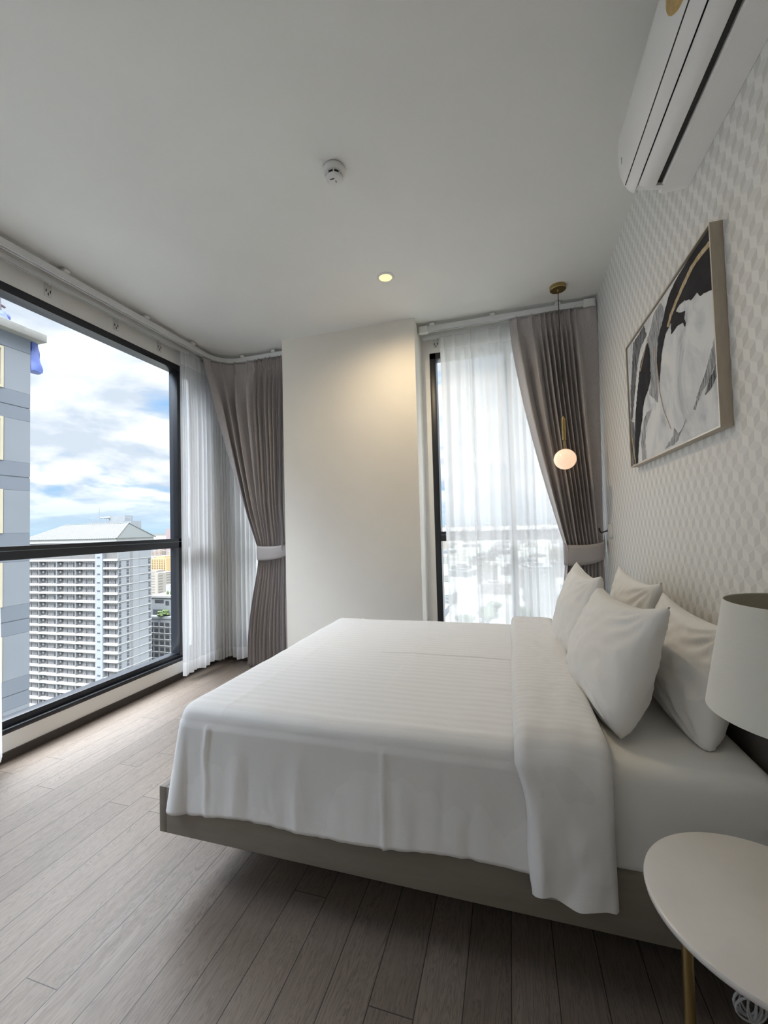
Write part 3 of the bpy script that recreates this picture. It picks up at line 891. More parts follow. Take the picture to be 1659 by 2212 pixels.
ART = {
    'black1': [(0.999, 0.999), (0.999, 0.859), (0.995, 0.681), (0.952, 0.706), (0.904, 0.724), (0.878, 0.764), (0.841, 0.755), (0.774, 0.804), (0.719, 0.814), (0.697, 0.814), (0.688, 0.799), (0.735, 0.76), (0.777, 0.74), (0.763, 0.705), (0.777, 0.666), (0.764, 0.65), (0.754, 0.686), (0.707, 0.707), (0.661, 0.701), (0.63, 0.7), (0.634, 0.773), (0.605, 0.762), (0.57, 0.745), (0.514, 0.65), (0.477, 0.498), (0.463, 0.462), (0.448, 0.632), (0.486, 0.784), (0.549, 0.854), (0.619, 0.946), (0.686, 0.979), (0.732, 0.99), (0.842, 0.999), (0.938, 0.999)],
    'black2': [(0.343, 0.838), (0.365, 0.763), (0.362, 0.662), (0.366, 0.568), (0.318, 0.498), (0.271, 0.468), (0.229, 0.412), (0.203, 0.312), (0.136, 0.179), (0.1, 0.001), (0.046, 0.002), (0.066, 0.19), (0.086, 0.357), (0.114, 0.461), (0.161, 0.609), (0.217, 0.745), (0.272, 0.799)],
    'dark1': [(0.113, 0.977), (0.299, 0.994), (0.33, 0.899), (0.235, 0.866), (0.172, 0.771), (0.106, 0.579), (0.035, 0.376), (0.009, 0.386), (0.023, 0.619), (0.068, 0.772)],
    'grey1': [(0.444, 0.979), (0.538, 0.979), (0.578, 0.878), (0.511, 0.767), (0.46, 0.654), (0.443, 0.349), (0.389, 0.403), (0.325, 0.464), (0.359, 0.561), (0.368, 0.709), (0.335, 0.854), (0.396, 0.915)],
    'grey2': [(0.994, 0.47), (0.994, 0.333), (0.941, 0.261), (0.896, 0.193), (0.918, 0.244), (0.857, 0.204), (0.814, 0.144), (0.801, 0.157), (0.833, 0.207), (0.899, 0.283), (0.953, 0.381)],
    'dark2': [(0.997, 0.325), (0.997, 0.253), (0.947, 0.207), (0.896, 0.193), (0.941, 0.261)],
    'grey3': [(0.225, 0.304), (0.276, 0.348), (0.36, 0.34), (0.262, 0.247), (0.235, 0.127), (0.24, 0.006), (0.172, 0.006), (0.168, 0.147)],
    'grey4': [(0.489, 0.011), (0.596, 0.071), (0.61, 0.121), (0.65, 0.071), (0.695, 0.082), (0.637, 0.022), (0.589, 0.01)],
    'dark3': [(0.009, 0.386), (0.062, 0.343), (0.09, 0.124), (0.09, 0.003), (0.006, 0.005), (0.001, 0.177)],
    'gold1': [(0.983, 0.941), (0.897, 0.949), (0.835, 0.943), (0.767, 0.913), (0.691, 0.873), (0.625, 0.827), (0.588, 0.78), (0.608, 0.763), (0.647, 0.806), (0.714, 0.85), (0.79, 0.887), (0.858, 0.914), (0.918, 0.918), (0.999, 0.909)],
    'gold2': [(0.427, 0.743), (0.455, 0.51), (0.463, 0.418), (0.5, 0.275), (0.575, 0.119), (0.58, 0.119), (0.507, 0.274), (0.471, 0.415), (0.465, 0.505), (0.438, 0.737)],
    'gold3': [(0.001, 0.271), (0.036, 0.08), (0.053, 0.005), (0.065, 0.003), (0.052, 0.077), (0.015, 0.265)],
    'line1': [(0.216, 0.69), (0.3, 0.803), (0.352, 0.873), (0.345, 0.879), (0.29, 0.809), (0.203, 0.699)],
    'line2': [(0.836, 0.205), (0.915, 0.305), (0.967, 0.401), (0.964, 0.404), (0.911, 0.308), (0.83, 0.21)],
    'line3': [(0.675, 0.062), (0.734, 0.122), (0.729, 0.125), (0.667, 0.066)],
}

cy0, cy1, cz0, cz1 = AY0 + .009, AY1 - .009, AZ0 + .009, AZ1 - .009
m, tt, bb = base_mat('painted_canvas', rough=.7)
p_ = tt.vmath('MULTIPLY', tt.pos(), (0, 1, 1))
nn = tt.noise(tt.vmath('MULTIPLY', p_, (1, 3.2, 2.2)), 1.6, 6, .6, .8)
tt.put(bb.inputs['Base Color'], tt.ramp(nn, [(.30, (.33, .35, .38)), (.42, (.58, .60, .63)), (.55, (.74, .745, .75)), (1.0, (.80, .80, .80))]))
M['canvas'] = m
def paint(name, col, amt, sy=3, sz=3, lo=None, fac=0.45):
    m, tt, bb = base_mat(name, col, .8, spec=.25)
    q = tt.vmath('MULTIPLY', tt.pos(), (0, sy, sz))
    n_ = tt.noise(q, 3.0, 6, .7, .5)
    tt.put(bb.inputs['Base Color'], tt.ramp(n_, [(fac - .12, lo if lo else tuple(c * (1 + amt) for c in col)), (fac + .1, col)]))
    return m
M['p_black'] = paint('black_paint', (.018, .018, .022), .9)
M['p_dark'] = paint('charcoal_brushwork', (.035, .037, .045), .5, 60, 4, (.40, .41, .44), .46)
M['p_grey'] = paint('grey_brushwork', (.13, .135, .15), .5, 60, 4, (.60, .61, .63), .50)
M['p_gold'] = paint('gold_paint', (.46, .35, .19), .5, 20, 8, (.66, .56, .40), .45)
M['p_line'] = paint('fine_gold_line', (.40, .31, .22), .3, 20, 8)
b = MB()
CX_ = R - .0300
b.box(CX_, CX_ + .012, cy0, cy1, cz0, cz1, 0)
def stroke(pts, mi, off, rag=.006, seed=0):
    P = []
    m_ = len(pts)
    for i in range(m_):
        (u0, v0), (u1, v1) = pts[i], pts[(i + 1) % m_]
        ln_ = math.hypot(u1 - u0, v1 - v0); k = max(1, int(ln_ / .012))
        for j in range(k):
            q = j / k
            u, v = u0 + (u1 - u0) * q, v0 + (v1 - v0) * q
            if rag and .01 < u < .99 and .01 < v < .99:
                du = rag * fbm(u * 40 + seed, v * 40, 1) + rag * .6 * fbm(u * 110, v * 110, seed)
                dv = rag * fbm(u * 40, v * 40 + seed, 7)
                u, v = u + du, v + dv
            P.append((min(.998, max(.002, u)), min(.998, max(.002, v))))
    vs = [(CX_ - off, cy1 + (cy0 - cy1) * u, cz0 + (cz1 - cz0) * v) for u, v in P]
    b.add(vs, [tuple(range(len(vs)))], mi)
order = [('grey1', 3, .0004, .010), ('grey2', 3, .0004, .008), ('grey3', 3, .0004, .008), ('grey4', 3, .0004, .008), ('dark1', 2, .0006, .010), ('dark2', 2, .0006, .008), ('dark3', 2, .0006, .008),
         ('black1', 1, .0008, .006), ('black2', 1, .0008, .007), ('gold1', 4, .0010, .004), ('gold2', 5, .0010, 0), ('gold3', 4, .0010, .003), ('line1', 5, .0010, 0), ('line2', 3, .0010, .002), ('line3', 3, .0010, .002)]
for i, (k, mi, off, rag) in enumerate(order):
    stroke(ART[k], mi, off, rag, i)
b.build('canvas', [M['canvas'], M['p_black'], M['p_dark'], M['p_grey'], M['p_gold'], M['p_line']], t)

# ------------------------------------------------------------------ bed
BX0, BX1, BY0, BY1 = -1.170, .632, 1.268, 2.752     # mattress
ZT = .632
t = thing('bed', (-.3, 2.0, 0), 'low grey wooden bed with plinth base against the patterned wall', 'bed')
b = MB()
zf0, zf1 = .200, .362
b.box(-1.262, -1.232, 1.252, 2.770, zf0, zf1)                    # foot board
b.build('foot_board', M['bed_wood'], t, bevel=.002)
for (ya, yb) in ((1.252, 1.278), (2.744, 2.770)):
    b = MB(); b.box(-1.2315, .640, ya, yb, zf0, zf1); b.build('side_rail', M['bed_wood'], t, bevel=.002)
b = MB(); b.box(-1.2315, .640, 1.2785, 2.7435, zf0 + .006, .330); b.build('platform', M['bed_wood'], t)
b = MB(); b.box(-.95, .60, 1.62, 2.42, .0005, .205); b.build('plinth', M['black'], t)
b = MB(); b.box(.6405, .6980, 1.215, 2.805, .0005, .800); b.build('headboard', M['headboard'], t, bevel=.012, seg=3)

def rounded_box_rows(x0, x1, y0, y1, z0, z1, r, nz=5, nc=6):
    pass
b = MB(); b.box(BX0, BX1, BY0, BY1, .3305, ZT)
o = b.build('mattress', M['sheet'], None, bevel=.045, seg=6)
tag(o, 'thick mattress in a white fitted sheet lying on the bed frame', 'mattress')

# duvet cover: lid-shaped cloth over foot, near side and far side
def duvet():
    X0, Y0, Y1, XE = -1.186, 1.250, 2.772, .120
    rc = .055
    path = []
    n = 150
    for i in range(n + 1): path.append((XE + (X0 + rc - XE) * i / n, Y0, (0, -1)))
    for i in range(1, 14):
        a = PI * 1.5 - (PI / 2) * i / 14
        path.append((X0 + rc + rc * math.cos(a), Y0 + rc + rc * math.sin(a), (math.cos(a), math.sin(a))))
    for i in range(n + 1): path.append((X0, Y0 + rc + (Y1 - Y0 - 2 * rc) * i / n, (-1, 0)))
    for i in range(1, 14):
        a = PI - (PI / 2) * i / 14
        path.append((X0 + rc + rc * math.cos(a), Y1 - rc + rc * math.sin(a), (math.cos(a), math.sin(a))))
    for i in range(n + 1): path.append((X0 + rc + (XE - X0 - rc) * i / n, Y1, (0, 1)))
    ztop = .662
    er = .055
    rows = []
    ym = (Y0 + Y1) / 2
    def wrink(x, y):
        w = .006 * fbm(x * 1.7, y * 1.9, 2) + .0035 * fbm(x * 5, y * 9, 5) + .0012 * fbm(x * 13, y * 30, 9)
        # pressed creases as in the photograph
        w += .004 * math.exp(-((x + .99 + .02 * fbm(y * 3, 1)) / .008) ** 2)
        w += .003 * math.exp(-((x + .47) / .007) ** 2) * smooth01((2.6 - y) / .4) * smooth01((y - 1.5) / .1)
        w += .003 * math.exp(-((y - 1.66 - .05 * (x + .4)) / .006) ** 2) * smooth01((x + 1.0) / .3)
        return w
    NI = 34
    for k in range(NI):
        q = k / NI
        row = []
        for (x, y, nn) in path:
            sx = max(x, X0 + .55) if x < 0 else x
            cx, cy = (max(x, X0 + .55), ym)
            ix, iy = x - nn[0] * er, y - nn[1] * er
            px, py = cx + (ix - cx) * q, cy + (iy - cy) * q
            row.append((px, py, ztop + wrink(px, py) + .010 * math.exp(-((px - .05) / .25) ** 2) * 0))
        rows.append(row)
    for k in range(0, 9):
        a = (PI / 2) * k / 8
        row = []
        for (x, y, nn) in path:
            ix, iy = x - nn[0] * er * (1 - math.sin(a)), y - nn[1] * er * (1 - math.sin(a))
            row.append((ix, iy, ztop - er * (1 - math.cos(a)) + wrink(ix, iy) * math.cos(a)))
        rows.append(row)
    NS = 30
    for k in range(1, NS + 1):
        q = k / NS
        row = []
        for idx, (x, y, nn) in enumerate(path):
            side = abs(nn[1])
            corner = 4 * abs(nn[0] * nn[1])
            # hem height
            hem = .318 + .010 * math.sin(x * 9 + 1) + .006 * fbm(x * 7, y * 7, 3)
            if nn[1] < -.5: hem = .288 + .030 * smooth01((x + 1.25) / .5) + .014 * math.sin(x * 6.1 + 2.4) * smooth01((x + 1.1) / .3) + .004 * fbm(x * 22, 0, 3)
            zz = (ztop - er) + (hem - ztop + er) * q
            out = .010 * q + .026 * q * abs(nn[0]) + .012 * corner * q
            fold = (.011 * fbm(x * 5.5 + y * 4.0, zz * 1.0, 8) + .0055 * fbm(x * 17 + y * 13, zz * 2.2, 4)) * smooth01(q * 1.6)
            fold += .0022 * fbm(x * 45, zz * 9, 4) * q
            # two vertical pressed creases on the near side
            if nn[1] < -.5:
                fold += .008 * math.exp(-((x + 1.045 + .015 * fbm(zz * 9, 2)) / .010) ** 2) * (1 - .5 * q)
                fold += .006 * math.exp(-((x + .395) / .006) ** 2)
            out = max(.0, out + fold + .006)
            row.append((x + nn[0] * out, y + nn[1] * out, zz))
        rows.append(row)
    b = MB(); b.grid(rows)
    return b
o = duvet().build('duvet', M['duvet'], None, smooth=True, angle=70)
md = o.modifiers.new('thickness', 'SOLIDIFY'); md.thickness = .008; md.offset = -1
tag(o, 'large white striped duvet cover spread over the bed, hanging over its sides', 'duvet')

def foldband():
    """the folded-back top of the cover: a puffy band across the bed hanging over both sides"""
    Y0, Y1 = 1.236, 2.786
    zt, er = .682, .062
    prof = []      # (y, z, ny, nz) path across the bed
    zb0 = .285
    N = 60
    for i in range(N): prof.append((Y0, zb0 + (zt - er - zb0) * i / N, -1, 0))
    for i in range(15):
        a = (PI / 2) * i / 14; prof.append((Y0 + er - er * math.cos(a), zt - er + er * math.sin(a), -math.cos(a), math.sin(a)))
    for i in range(1, 120): prof.append((Y0 + er + (Y1 - Y0 - 2 * er) * i / 120, zt, 0, 1))
    for i in range(15):
        a = (PI / 2) * (1 - i / 14); prof.append((Y1 - er + er * math.cos(a), zt - er + er * math.sin(a), math.cos(a), math.sin(a)))
    for i in range(1, N + 1): prof.append((Y1, zt - er - (zt - er - zb0 - .03) * i / N, 1, 0))
    rows = []
    NV = 26
    for i, (y, z, ny, nz) in enumerate(prof):
        hang = max(0, (zt - er - z) / (zt - er - zb0))
        xa = -.012 + .010 * fbm(y * 3, z * 6, 1) + (.045 * hang if ny < 0 else 0)
        xb = .236 + .008 * fbm(y * 4, z * 6, 5) - (.0 * hang)
        if hang > 0 and ny < 0: xa += .012 * math.sin(hang * 5) 
        near = smooth01((1.9 - y) / .5) if nz > .5 else 1
        outer = []; inner = []
        for k in range(NV + 1):
            v = k / NV
            x = xa + (xb - xa) * v
            edge = (1 - abs(2 * v - 1) ** 6) ** .5
            puff = .030 * edge * (1 - .35 * hang)
            wr = .0055 * fbm(x * 14, y * 9 + z * 9, 3) + .0035 * fbm(x * 30, y * 22 + z * 16, 7) + .0035 * math.sin(z * 0 + x * 55 + 3 * fbm(y * 4, z * 4)) * hang
            wr += .010 * math.exp(-((v - .16 - .12 * fbm(z * 6, 3)) / .07) ** 2) * hang
            d = puff + wr * edge
            zz, yy = z + nz * d, y + ny * d
            if i == 0:
                zz += .016 * math.sin(v * 9) * (1 - v) - .010 * v - .012 * math.exp(-(v / .18) ** 2)
            elif i < 6 :
                pass
            outer.append((x, yy, zz))
            base = -.014 if nz > .5 else -.003
            inner.append((x, y + ny * base * .3, z + nz * base + (0 if i else .0)))
        rows.append(outer + inner[::-1])
    b = MB(); b.grid(rows, closeu=True)
    k = len(rows[0])
    # close the two hems
    b.f.append(tuple(range(k))); b.mi.append(0)
    b.f.append(tuple(range((len(rows) - 1) * k, len(rows) * k))[::-1]); b.mi.append(0)
    return b
o = foldband().build('duvet_fold', M['fold'], None, smooth=True, angle=70)
tag(o, 'puffy folded-back band of the white striped cover in front of the pillows', 'folded cover')

# ------------------------------------------------------------------ pillows
def pillow(label, cx, cy, cz, wid, hgt, thick, lean, yaw, seed, roll=0.0, ears=(1, 1, 1, 1)):
    """local: u along the wall (width), v up, w thickness towards the foot"""
    rnd = random.Random(seed)
    N = 56
    b = MB()
    def surf(s):
        rows = []
        for i in range(N + 1):
            v = -1 + 2 * i / N
            row = []
            for j in range(N + 1):
                u = -1 + 2 * j / N
                # edges bow inward between the corners
                uu = u * (1 - .075 * (1 - v * v)); vv = v * (1 - .085 * (1 - u * u))
                X = uu * wid / 2; Z = vv * hgt / 2
                # corner ears
                cidx = (0 if u < 0 else 1) + (0 if v < 0 else 2)
                cr = max(0, (abs(u) * abs(v) - .62) / .38)
                X *= 1 + .055 * cr * ears[cidx]; Z *= 1 + .09 * cr * ears[cidx]
                e = (max(0, 1 - u * u) ** .55) * (max(0, 1 - v * v) ** .50)
                T = thick / 2 * (e ** .82)
                # filling sags to the bottom
                T *= 1 + .18 * (-v) * (1 - v * v)
                # creases radiating from the corners
                wr = 0
                for (cu, cv) in ((-1, -1), (1, -1), (-1, 1), (1, 1)):
                    du, dv = u - cu, v - cv
                    dist = math.hypot(du, dv); ang = math.atan2(dv, du)
                    wr += math.exp(-dist * 2.0) * math.sin(ang * 16 + 3 * noise.noise(Vector((dist * 2, seed, cu * 3 + cv)))) * .011 * min(1, dist * 4)
                wr += .008 * fbm(u * 2.3 + seed, v * 2.3, s * 3) + .0045 * fbm(u * 6, v * 6 + seed, s * 2) + .0015 * fbm(u * 17, v * 17, seed)
                T += wr * min(1, e * 2.2)
                Zb = Z
                # bottom is pressed flat
                row.append((X, s * T, Zb))
            rows.append(row)
        return rows
    b.grid(surf(1)); b.grid(surf(-1))
    me_o = b.build('pillow', M['pillow'], None)
    bm = bmesh.new(); bm.from_mesh(me_o.data)
    bmesh.ops.remove_doubles(bm, verts=bm.verts, dist=.0004)
    bmesh.ops.recalc_face_normals(bm, faces=bm.faces)
    for f in bm.faces: f.smooth = True
    # local frame -> world: width along Y, thickness along X, lean back towards the wall
    Rm = Matrix.Rotation(yaw, 4, 'Z') @ Matrix.Rotation(lean, 4, 'Y') @ Matrix.Rotation(roll, 4, 'X')
    for vtx in bm.verts:
        X, T, Z = vtx.co
        p = Rm @ Vector((-T, X, Z))
        co = Vector((cx, cy, cz)) + p
        if co.z < ZT + .004: co.z = ZT + .004 + (co.z - ZT - .004) * .06
        lim = .637
        if co.z < .81 and co.x > lim: co.x = lim
        if co.x > R - .006: co.x = R - .006
        vtx.co = co - Vector((cx, cy, cz))
    bm.to_mesh(me_o.data); bm.free()
    me_o.location = (cx, cy, cz)
    return tag(me_o, label, 'pillow', 'white bed pillows')
pillow('white pillow leaning at the wall behind the others, farther half of the bed', .560, 2.335, .805, .66, .41, .17, math.radians(9), 0, 5)
pillow('white pillow at the wall nearest the table lamp, half hidden by it', .552, 1.680, .792, .60, .37, .17, math.radians(14), 0, 8, ears=(-.8, 0, 1, 1))
pillow('white pillow with raised pointed corner, front row, farther from the viewer', .318, 2.345, .824, .66, .43, .19, math.radians(14), 0, 12)
pillow('plump white pillow in the front, nearest the viewer, in front of the rest', .328, 1.700, .815, .66, .40, .21, math.radians(20), math.radians(3), 17, roll=math.radians(-3), ears=(-.7, 0, 1.2, 1.2))

# ------------------------------------------------------------------ bedside table
tx, ty, tz, tr = .447, .975, .550, .207
t = thing('side_table', (tx, ty, 0), 'round white marble side table with brass legs beside the bed', 'side table')
b = MB(); b.lathe([(0, tz), (tr - .006, tz), (tr - .001, tz - .002), (tr, tz - .006), (tr - .002, tz - .014), (tr - .010, tz - .018), (0, tz - .018)], tx, ty, 96)
b.build('table_top', M['marble'], t, smooth=True, angle=50)
b = MB(); b.lathe([(0, tz - .019), (.15, tz - .019), (.15, tz - .024), (0, tz - .024)], tx, ty, 48); b.build('mounting_plate', M['dark_brass'], t)
for (ax, ay) in ((.308, .985), (.560, 1.075), (.50, .845)):
    b = MB(); b.tube([(ax, ay, tz - .022), (ax + (ax - tx) * .03, ay + (ay - ty) * .03, .0005)], .010, 16)
    b.build('leg', M['brass'], t, smooth=True)

# table lamp
lx, ly = .520, .966
t = thing('table_lamp', (lx, ly, tz), 'table lamp with tapered off-white drum shade on the side table', 'table lamp')
b = MB(); b.lathe([(.157, .916), (.121, 1.126), (.1195, 1.126), (.1555, .916)], lx, ly, 96); b.build('lamp_shade', [M['lamp_shade']], t, smooth=True)
b = MB(); b.lathe([(.1192, 1.124), (.1550, .918), (.1545, .918), (.1187, 1.124)], lx, ly, 96); b.build('shade_lining', [M['shade_in']], t, smooth=True)
b = MB(); b.lathe([(.0, tz + .0005), (.062, tz + .0005), (.064, tz + .006), (.060, tz + .012), (.012, tz + .018), (.010, tz + .03), (.009, .92), (.016, .925), (.016, .985), (0, .985)], lx, ly, 40)
b.build('lamp_base', M['brass'], t, smooth=True)
b = MB()
b.lathe([(0, .985), (.014, .99), (.028, 1.02), (.030, 1.04), (.022, 1.065), (0, 1.075)], lx, ly, 24)
b.build('bulb', M['globe_off'] if 'globe_off' in M else M['plastic'], t, smooth=True)
b = MB()
for k in range(3):
    a = 2 * PI * k / 3; b.tube([(lx, ly, .985), (lx + .1255 * math.cos(a), ly + .1255 * math.sin(a), 1.085)], .0015, 6)
b.build('shade_spider', M['brass'], t, smooth=True)

# bundled lamp cord hanging below the table
b = MB()
ccx, ccy, ccz = .452, 1.115, .235
pts = []
for k in range(0, 141):
    a = k / 20 * 2 * PI
    r_ = .020 + .003 * math.sin(a * .37)
    lobe = math.sin(a / 7 * 1.0)
    pts.append((ccx + .010 + (.020 + .012 * math.cos(a * .29)) * math.cos(a) , ccy + .008 * math.sin(a * .5), ccz + .0 + .026 * math.sin(a) - .004 * math.cos(a * .31)))
pts2 = [(ccx + .02, ccy, tz - .022), (ccx + .012, ccy + .004, .40), (ccx + .02, ccy, .30)] + pts + [(ccx + .06, ccy + .01, ccz - .03), (.56, 1.14, .12), (.635, 1.15, .02)]
b.tube(pts2, .0022, 6)
tag(b.build('lamp_cord', M['stone_cord'], None, smooth=True), 'bundled grey-white cord hanging under the marble side table', 'cord')

def ext(name, col, *a, **k):
    return varied(name, tuple(c * EXA for c in col), *a, **k)
EXA = 0.32

# ------------------------------------------------------------------ outside: the city seen from a high floor
GZ = -85.0
M['ground'] = None
def mat_ground():
    m, t, b = base_mat('city_ground', rough=.95)
    p = t.pos()
    v = t.new('ShaderNodeTexVoronoi'); t.put(v.inputs['Vector'], p); v.inputs['Scale'].default_value = .035
    n = t.noise(p, .012, 4)
    c = t.mix(t.ramp(v.outputs['Color'], [(0, 0.0), (1, 1.0)]), (.16, .155, .145), (.26, .255, .24))
    green = t.ramp(n, [(.5, 0.0), (.56, 1.0)])
    t.put(b.inputs['Base Color'], t.mix(t.math('MULTIPLY', green, .5), c, (.07, .10, .05)))
    return m
M['ground'] = mat_ground()
b = MB(); b.add([(-9000, -3000, GZ), (9000, -3000, GZ), (9000, 14000, GZ), (-9000, 14000, GZ)], [(0, 1, 2, 3)])
struct(b.build('ground', M['ground']), 'city ground far below the windows')

# grey panelled tower next door (left edge of the large window)
M['panel_light'] = ext('light_grey_panel', (.29, .315, .35), .6, .05, .5)
M['panel_dark'] = ext('dark_grey_panel', (.215, .24, .285), .6, .05, .5)
M['cornice'] = ext('weathered_concrete', (.36, .35, .32), .8, .18, 1.5)
M['cream_trim'] = ext('cream_window_trim', (.72, .64, .46), .6, .05, 2)
M['far_glass'] = ext('dark_reflective_glass', (.22, .26, .33), .15, .15, .4, spec=.8)
M['tarp'] = ext('blue_tarpaulin', (.13, .20, .62), .55, .25, 2.5)
M['rust_pipe'] = ext('scaffold_pipe', (.25, .20, .24), .6, .2, 5)
X_ = -19.7; K = 19.7 / 14.0
def fz(z14): return CAMZ + (z14 - CAMZ) * K
YE = 12.78; FH = 2.125 * K
t = thing('panelled_tower', (X_, YE, GZ), 'grey panelled tower close by at the left edge of the window', 'building')
b = MB(); ztop = fz(7.36)
b.box(X_ - 16, X_ - .02, -22, YE - .02, GZ, ztop); b.build('core', M['panel_dark'], t)
for k in range(-1, 8):
    d0 = fz(5.646) - k * FH            # top of a dark band
    if k == -1:
        b = MB(); b.box(X_ - .019, X_, -21, YE, fz(6.91), ztop); b.build('dark_panel_band', M['panel_dark'], t); 
        b = MB(); b.box(X_ - .019, X_, 11.80, YE, d0 - FH, fz(6.91) - .015); b.build('light_panel', M['panel_light'], t)
        continue
    b = MB(); b.box(X_ - .019, X_, -21, YE, d0 - .435 * K, d0 - .006); b.build('dark_panel_band', M['panel_dark'], t)
    b = MB(); b.box(X_ - .019, X_, -21, YE, d0 - .85 * K, d0 - .435 * K - .04); b.build('dark_panel_band', M['panel_dark'], t)
    b = MB(); b.box(X_ - .019, X_, 11.80, YE, d0 - FH, d0 - .85 * K - .008); b.build('light_panel', M['panel_light'], t)
for k in range(-1, 7):
    zb_ = fz(5.646) - (k + 1) * FH; zt_ = (fz(5.646) - k * FH - .85 * K) if k >= 0 else fz(6.87)
    for (ya, yb) in ((9.9, 11.77), (5.2, 7.4)):
        b = MB(); w_ = .11
        b.box(X_ - .10, X_ + .03, ya, ya + w_, zb_, zt_); b.box(X_ - .10, X_ + .03, yb - w_, yb, zb_, zt_)
        b.box(X_ - .10, X_ + .03, ya + w_, yb - w_, zb_, zb_ + w_); b.box(X_ - .10, X_ + .03, ya + w_, yb - w_, zt_ - w_, zt_)
        fr = b.build('window', M['cream_trim'], t)
        b = MB(); b.box(X_ - .018, X_ - .006, ya + w_, yb - w_, zb_ + w_, zt_ - w_); b.build('pane', M['far_glass'], fr)
    b = MB(); b.box(X_ - .019, X_, 7.42, 9.88, zb_, zt_ - .01); b.build('light_panel', M['panel_light'], t)
    b = MB(); b.box(X_ - .019, X_, -21, 5.18, zb_, zt_ - .01); b.build('light_panel', M['panel_light'], t)
b = MB(); b.box(X_ - 16, X_ + .35, -22, YE + .45, ztop, fz(7.62)); b.build('cornice', M['cornice'], t, bevel=.03)
# bamboo-like scaffold on the roof edge
for (p0, p1) in (((X_ - .3, 9.6, fz(7.62)), (X_ - .3, 11.95, fz(8.55))), ((X_ - .3, 9.5, fz(8.6)), (X_ - .3, 12.0, fz(8.15))), ((X_ - .3, 9.5, fz(8.0)), (X_ - .3, 11.9, fz(7.85))), ((X_ - .3, 11.85, fz(7.6)), (X_ - .3, 11.75, fz(8.65))), ((X_ - .3, 9.0, fz(7.6)), (X_ - .3, 9.0, fz(8.7)))):
    b = MB(); b.tube([p0, p1], .06, 8); b.build('scaffold_pole', M['rust_pipe'], t, smooth=True)
def tarp(name, cx, cy, z0, z1, wy, wx, seed, label):
    b = MB(); rows = []
    for i in range(9):
        q = i / 8; z = z1 + (z0 - z1) * q
        row = []
        for j in range(20):
            a = 2 * PI * j / 20
            r = (1 + .35 * fbm(math.cos(a) * 2 + seed, math.sin(a) * 2, q * 3))
            g = (.55 + .6 * q)
            row.append((cx + wx * math.cos(a) * r * g, cy + wy * math.sin(a) * r * g, z + .08 * fbm(a, q * 4, seed)))
        rows.append(row)
    b.grid(rows, closeu=True); b.f.append(tuple(range(20))); b.mi.append(0)
    b.f.append(tuple(range(160, 180))[::-1]); b.mi.append(0)
    return tag(b.build(name, M['tarp'], None, smooth=True), label, 'tarpaulin')
tarp('tarpaulin', X_ - .2, 13.02, fz(6.45), fz(7.35), .30, .22, 1, 'blue tarpaulin hanging from the corner under the concrete cornice')
tarp('tarpaulin', X_ - .25, 11.75, fz(7.621), fz(7.95), .55, .30, 4, 'blue tarpaulin bundled on the roof edge of the panelled tower')

# tall white residential tower
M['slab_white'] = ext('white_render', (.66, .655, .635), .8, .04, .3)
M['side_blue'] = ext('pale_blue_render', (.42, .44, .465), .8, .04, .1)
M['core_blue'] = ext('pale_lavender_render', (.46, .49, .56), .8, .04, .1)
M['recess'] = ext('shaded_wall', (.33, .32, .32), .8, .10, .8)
M['win_frame'] = ext('white_window_bars', (.70, .69, .70), .6, .08, 1)
M['win_dark'] = ext('dark_window', (.115, .12, .14), .3, .55, .35)
M['metal_roof'] = ext('pale_green_roof', (.085, .10, .09), .5, .04, .3)
M['roof_rib'] = ext('roof_ribs', (.17, .185, .175), .5, .04, .3)
M['equip'] = ext('rooftop_grey', (.42, .45, .48), .7, .08, .5)
CO = Vector((-135.4, 116.4, 0)); TA = math.radians(3.0)
ex = Vector((-math.cos(TA), -math.sin(TA), 0))     # along the front, away from the corner
ey = Vector((-math.sin(TA), math.cos(TA), 0))      # along the side, away from the viewer
def tb(b, u0, u1, v0, v1, z0, z1, mi=0):
    """box in tower coordinates: u along front (0 = corner), v depth (0 = front plane)"""
    P = [CO + ex * u + ey * v + Vector((0, 0, z)) for z in (z0, z1) for (u, v) in ((u0, v0), (u1, v0), (u1, v1), (u0, v1))]
    b.add(P, [(0, 3, 2, 1), (4, 5, 6, 7), (0, 1, 5, 4), (1, 2, 6, 5), (2, 3, 7, 6), (3, 0, 4, 7)], mi)
TW, TD = 62.0, 15.6
FZ = 3.03; Z_F0 = -8.35
tw = thing('residential_tower', tuple(CO + Vector((0, 0, GZ))), 'tall white residential tower with balcony bands and a pale green hipped roof', 'building')
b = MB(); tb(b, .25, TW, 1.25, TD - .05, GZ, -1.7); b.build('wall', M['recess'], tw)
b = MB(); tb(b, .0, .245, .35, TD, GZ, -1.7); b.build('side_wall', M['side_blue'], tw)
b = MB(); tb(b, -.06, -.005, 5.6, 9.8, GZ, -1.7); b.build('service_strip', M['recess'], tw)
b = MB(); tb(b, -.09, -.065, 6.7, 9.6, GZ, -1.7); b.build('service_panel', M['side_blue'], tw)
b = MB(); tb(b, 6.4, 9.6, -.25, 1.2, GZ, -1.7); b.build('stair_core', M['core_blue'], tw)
spans = [(0, 6.3), (9.7, TW)]
for k in range(0, 23):
    z = Z_F0 - k * FZ
    for (u0, u1) in spans:
        b = MB(); tb(b, u0, u1, -.05, 1.24, z - .10, z + .62); b.build('balcony_band', M['slab_white'], tw)
    b = MB(); tb(b, -.16, -.005, .0, TD, z + .02, z + .30); b.build('side_ledge', M['slab_white'], tw)
    b = MB(); tb(b, 7.4, 8.7, -.30, -.255, z + .95, z + 1.45); b.build('core_vent', M['win_dark'], tw)
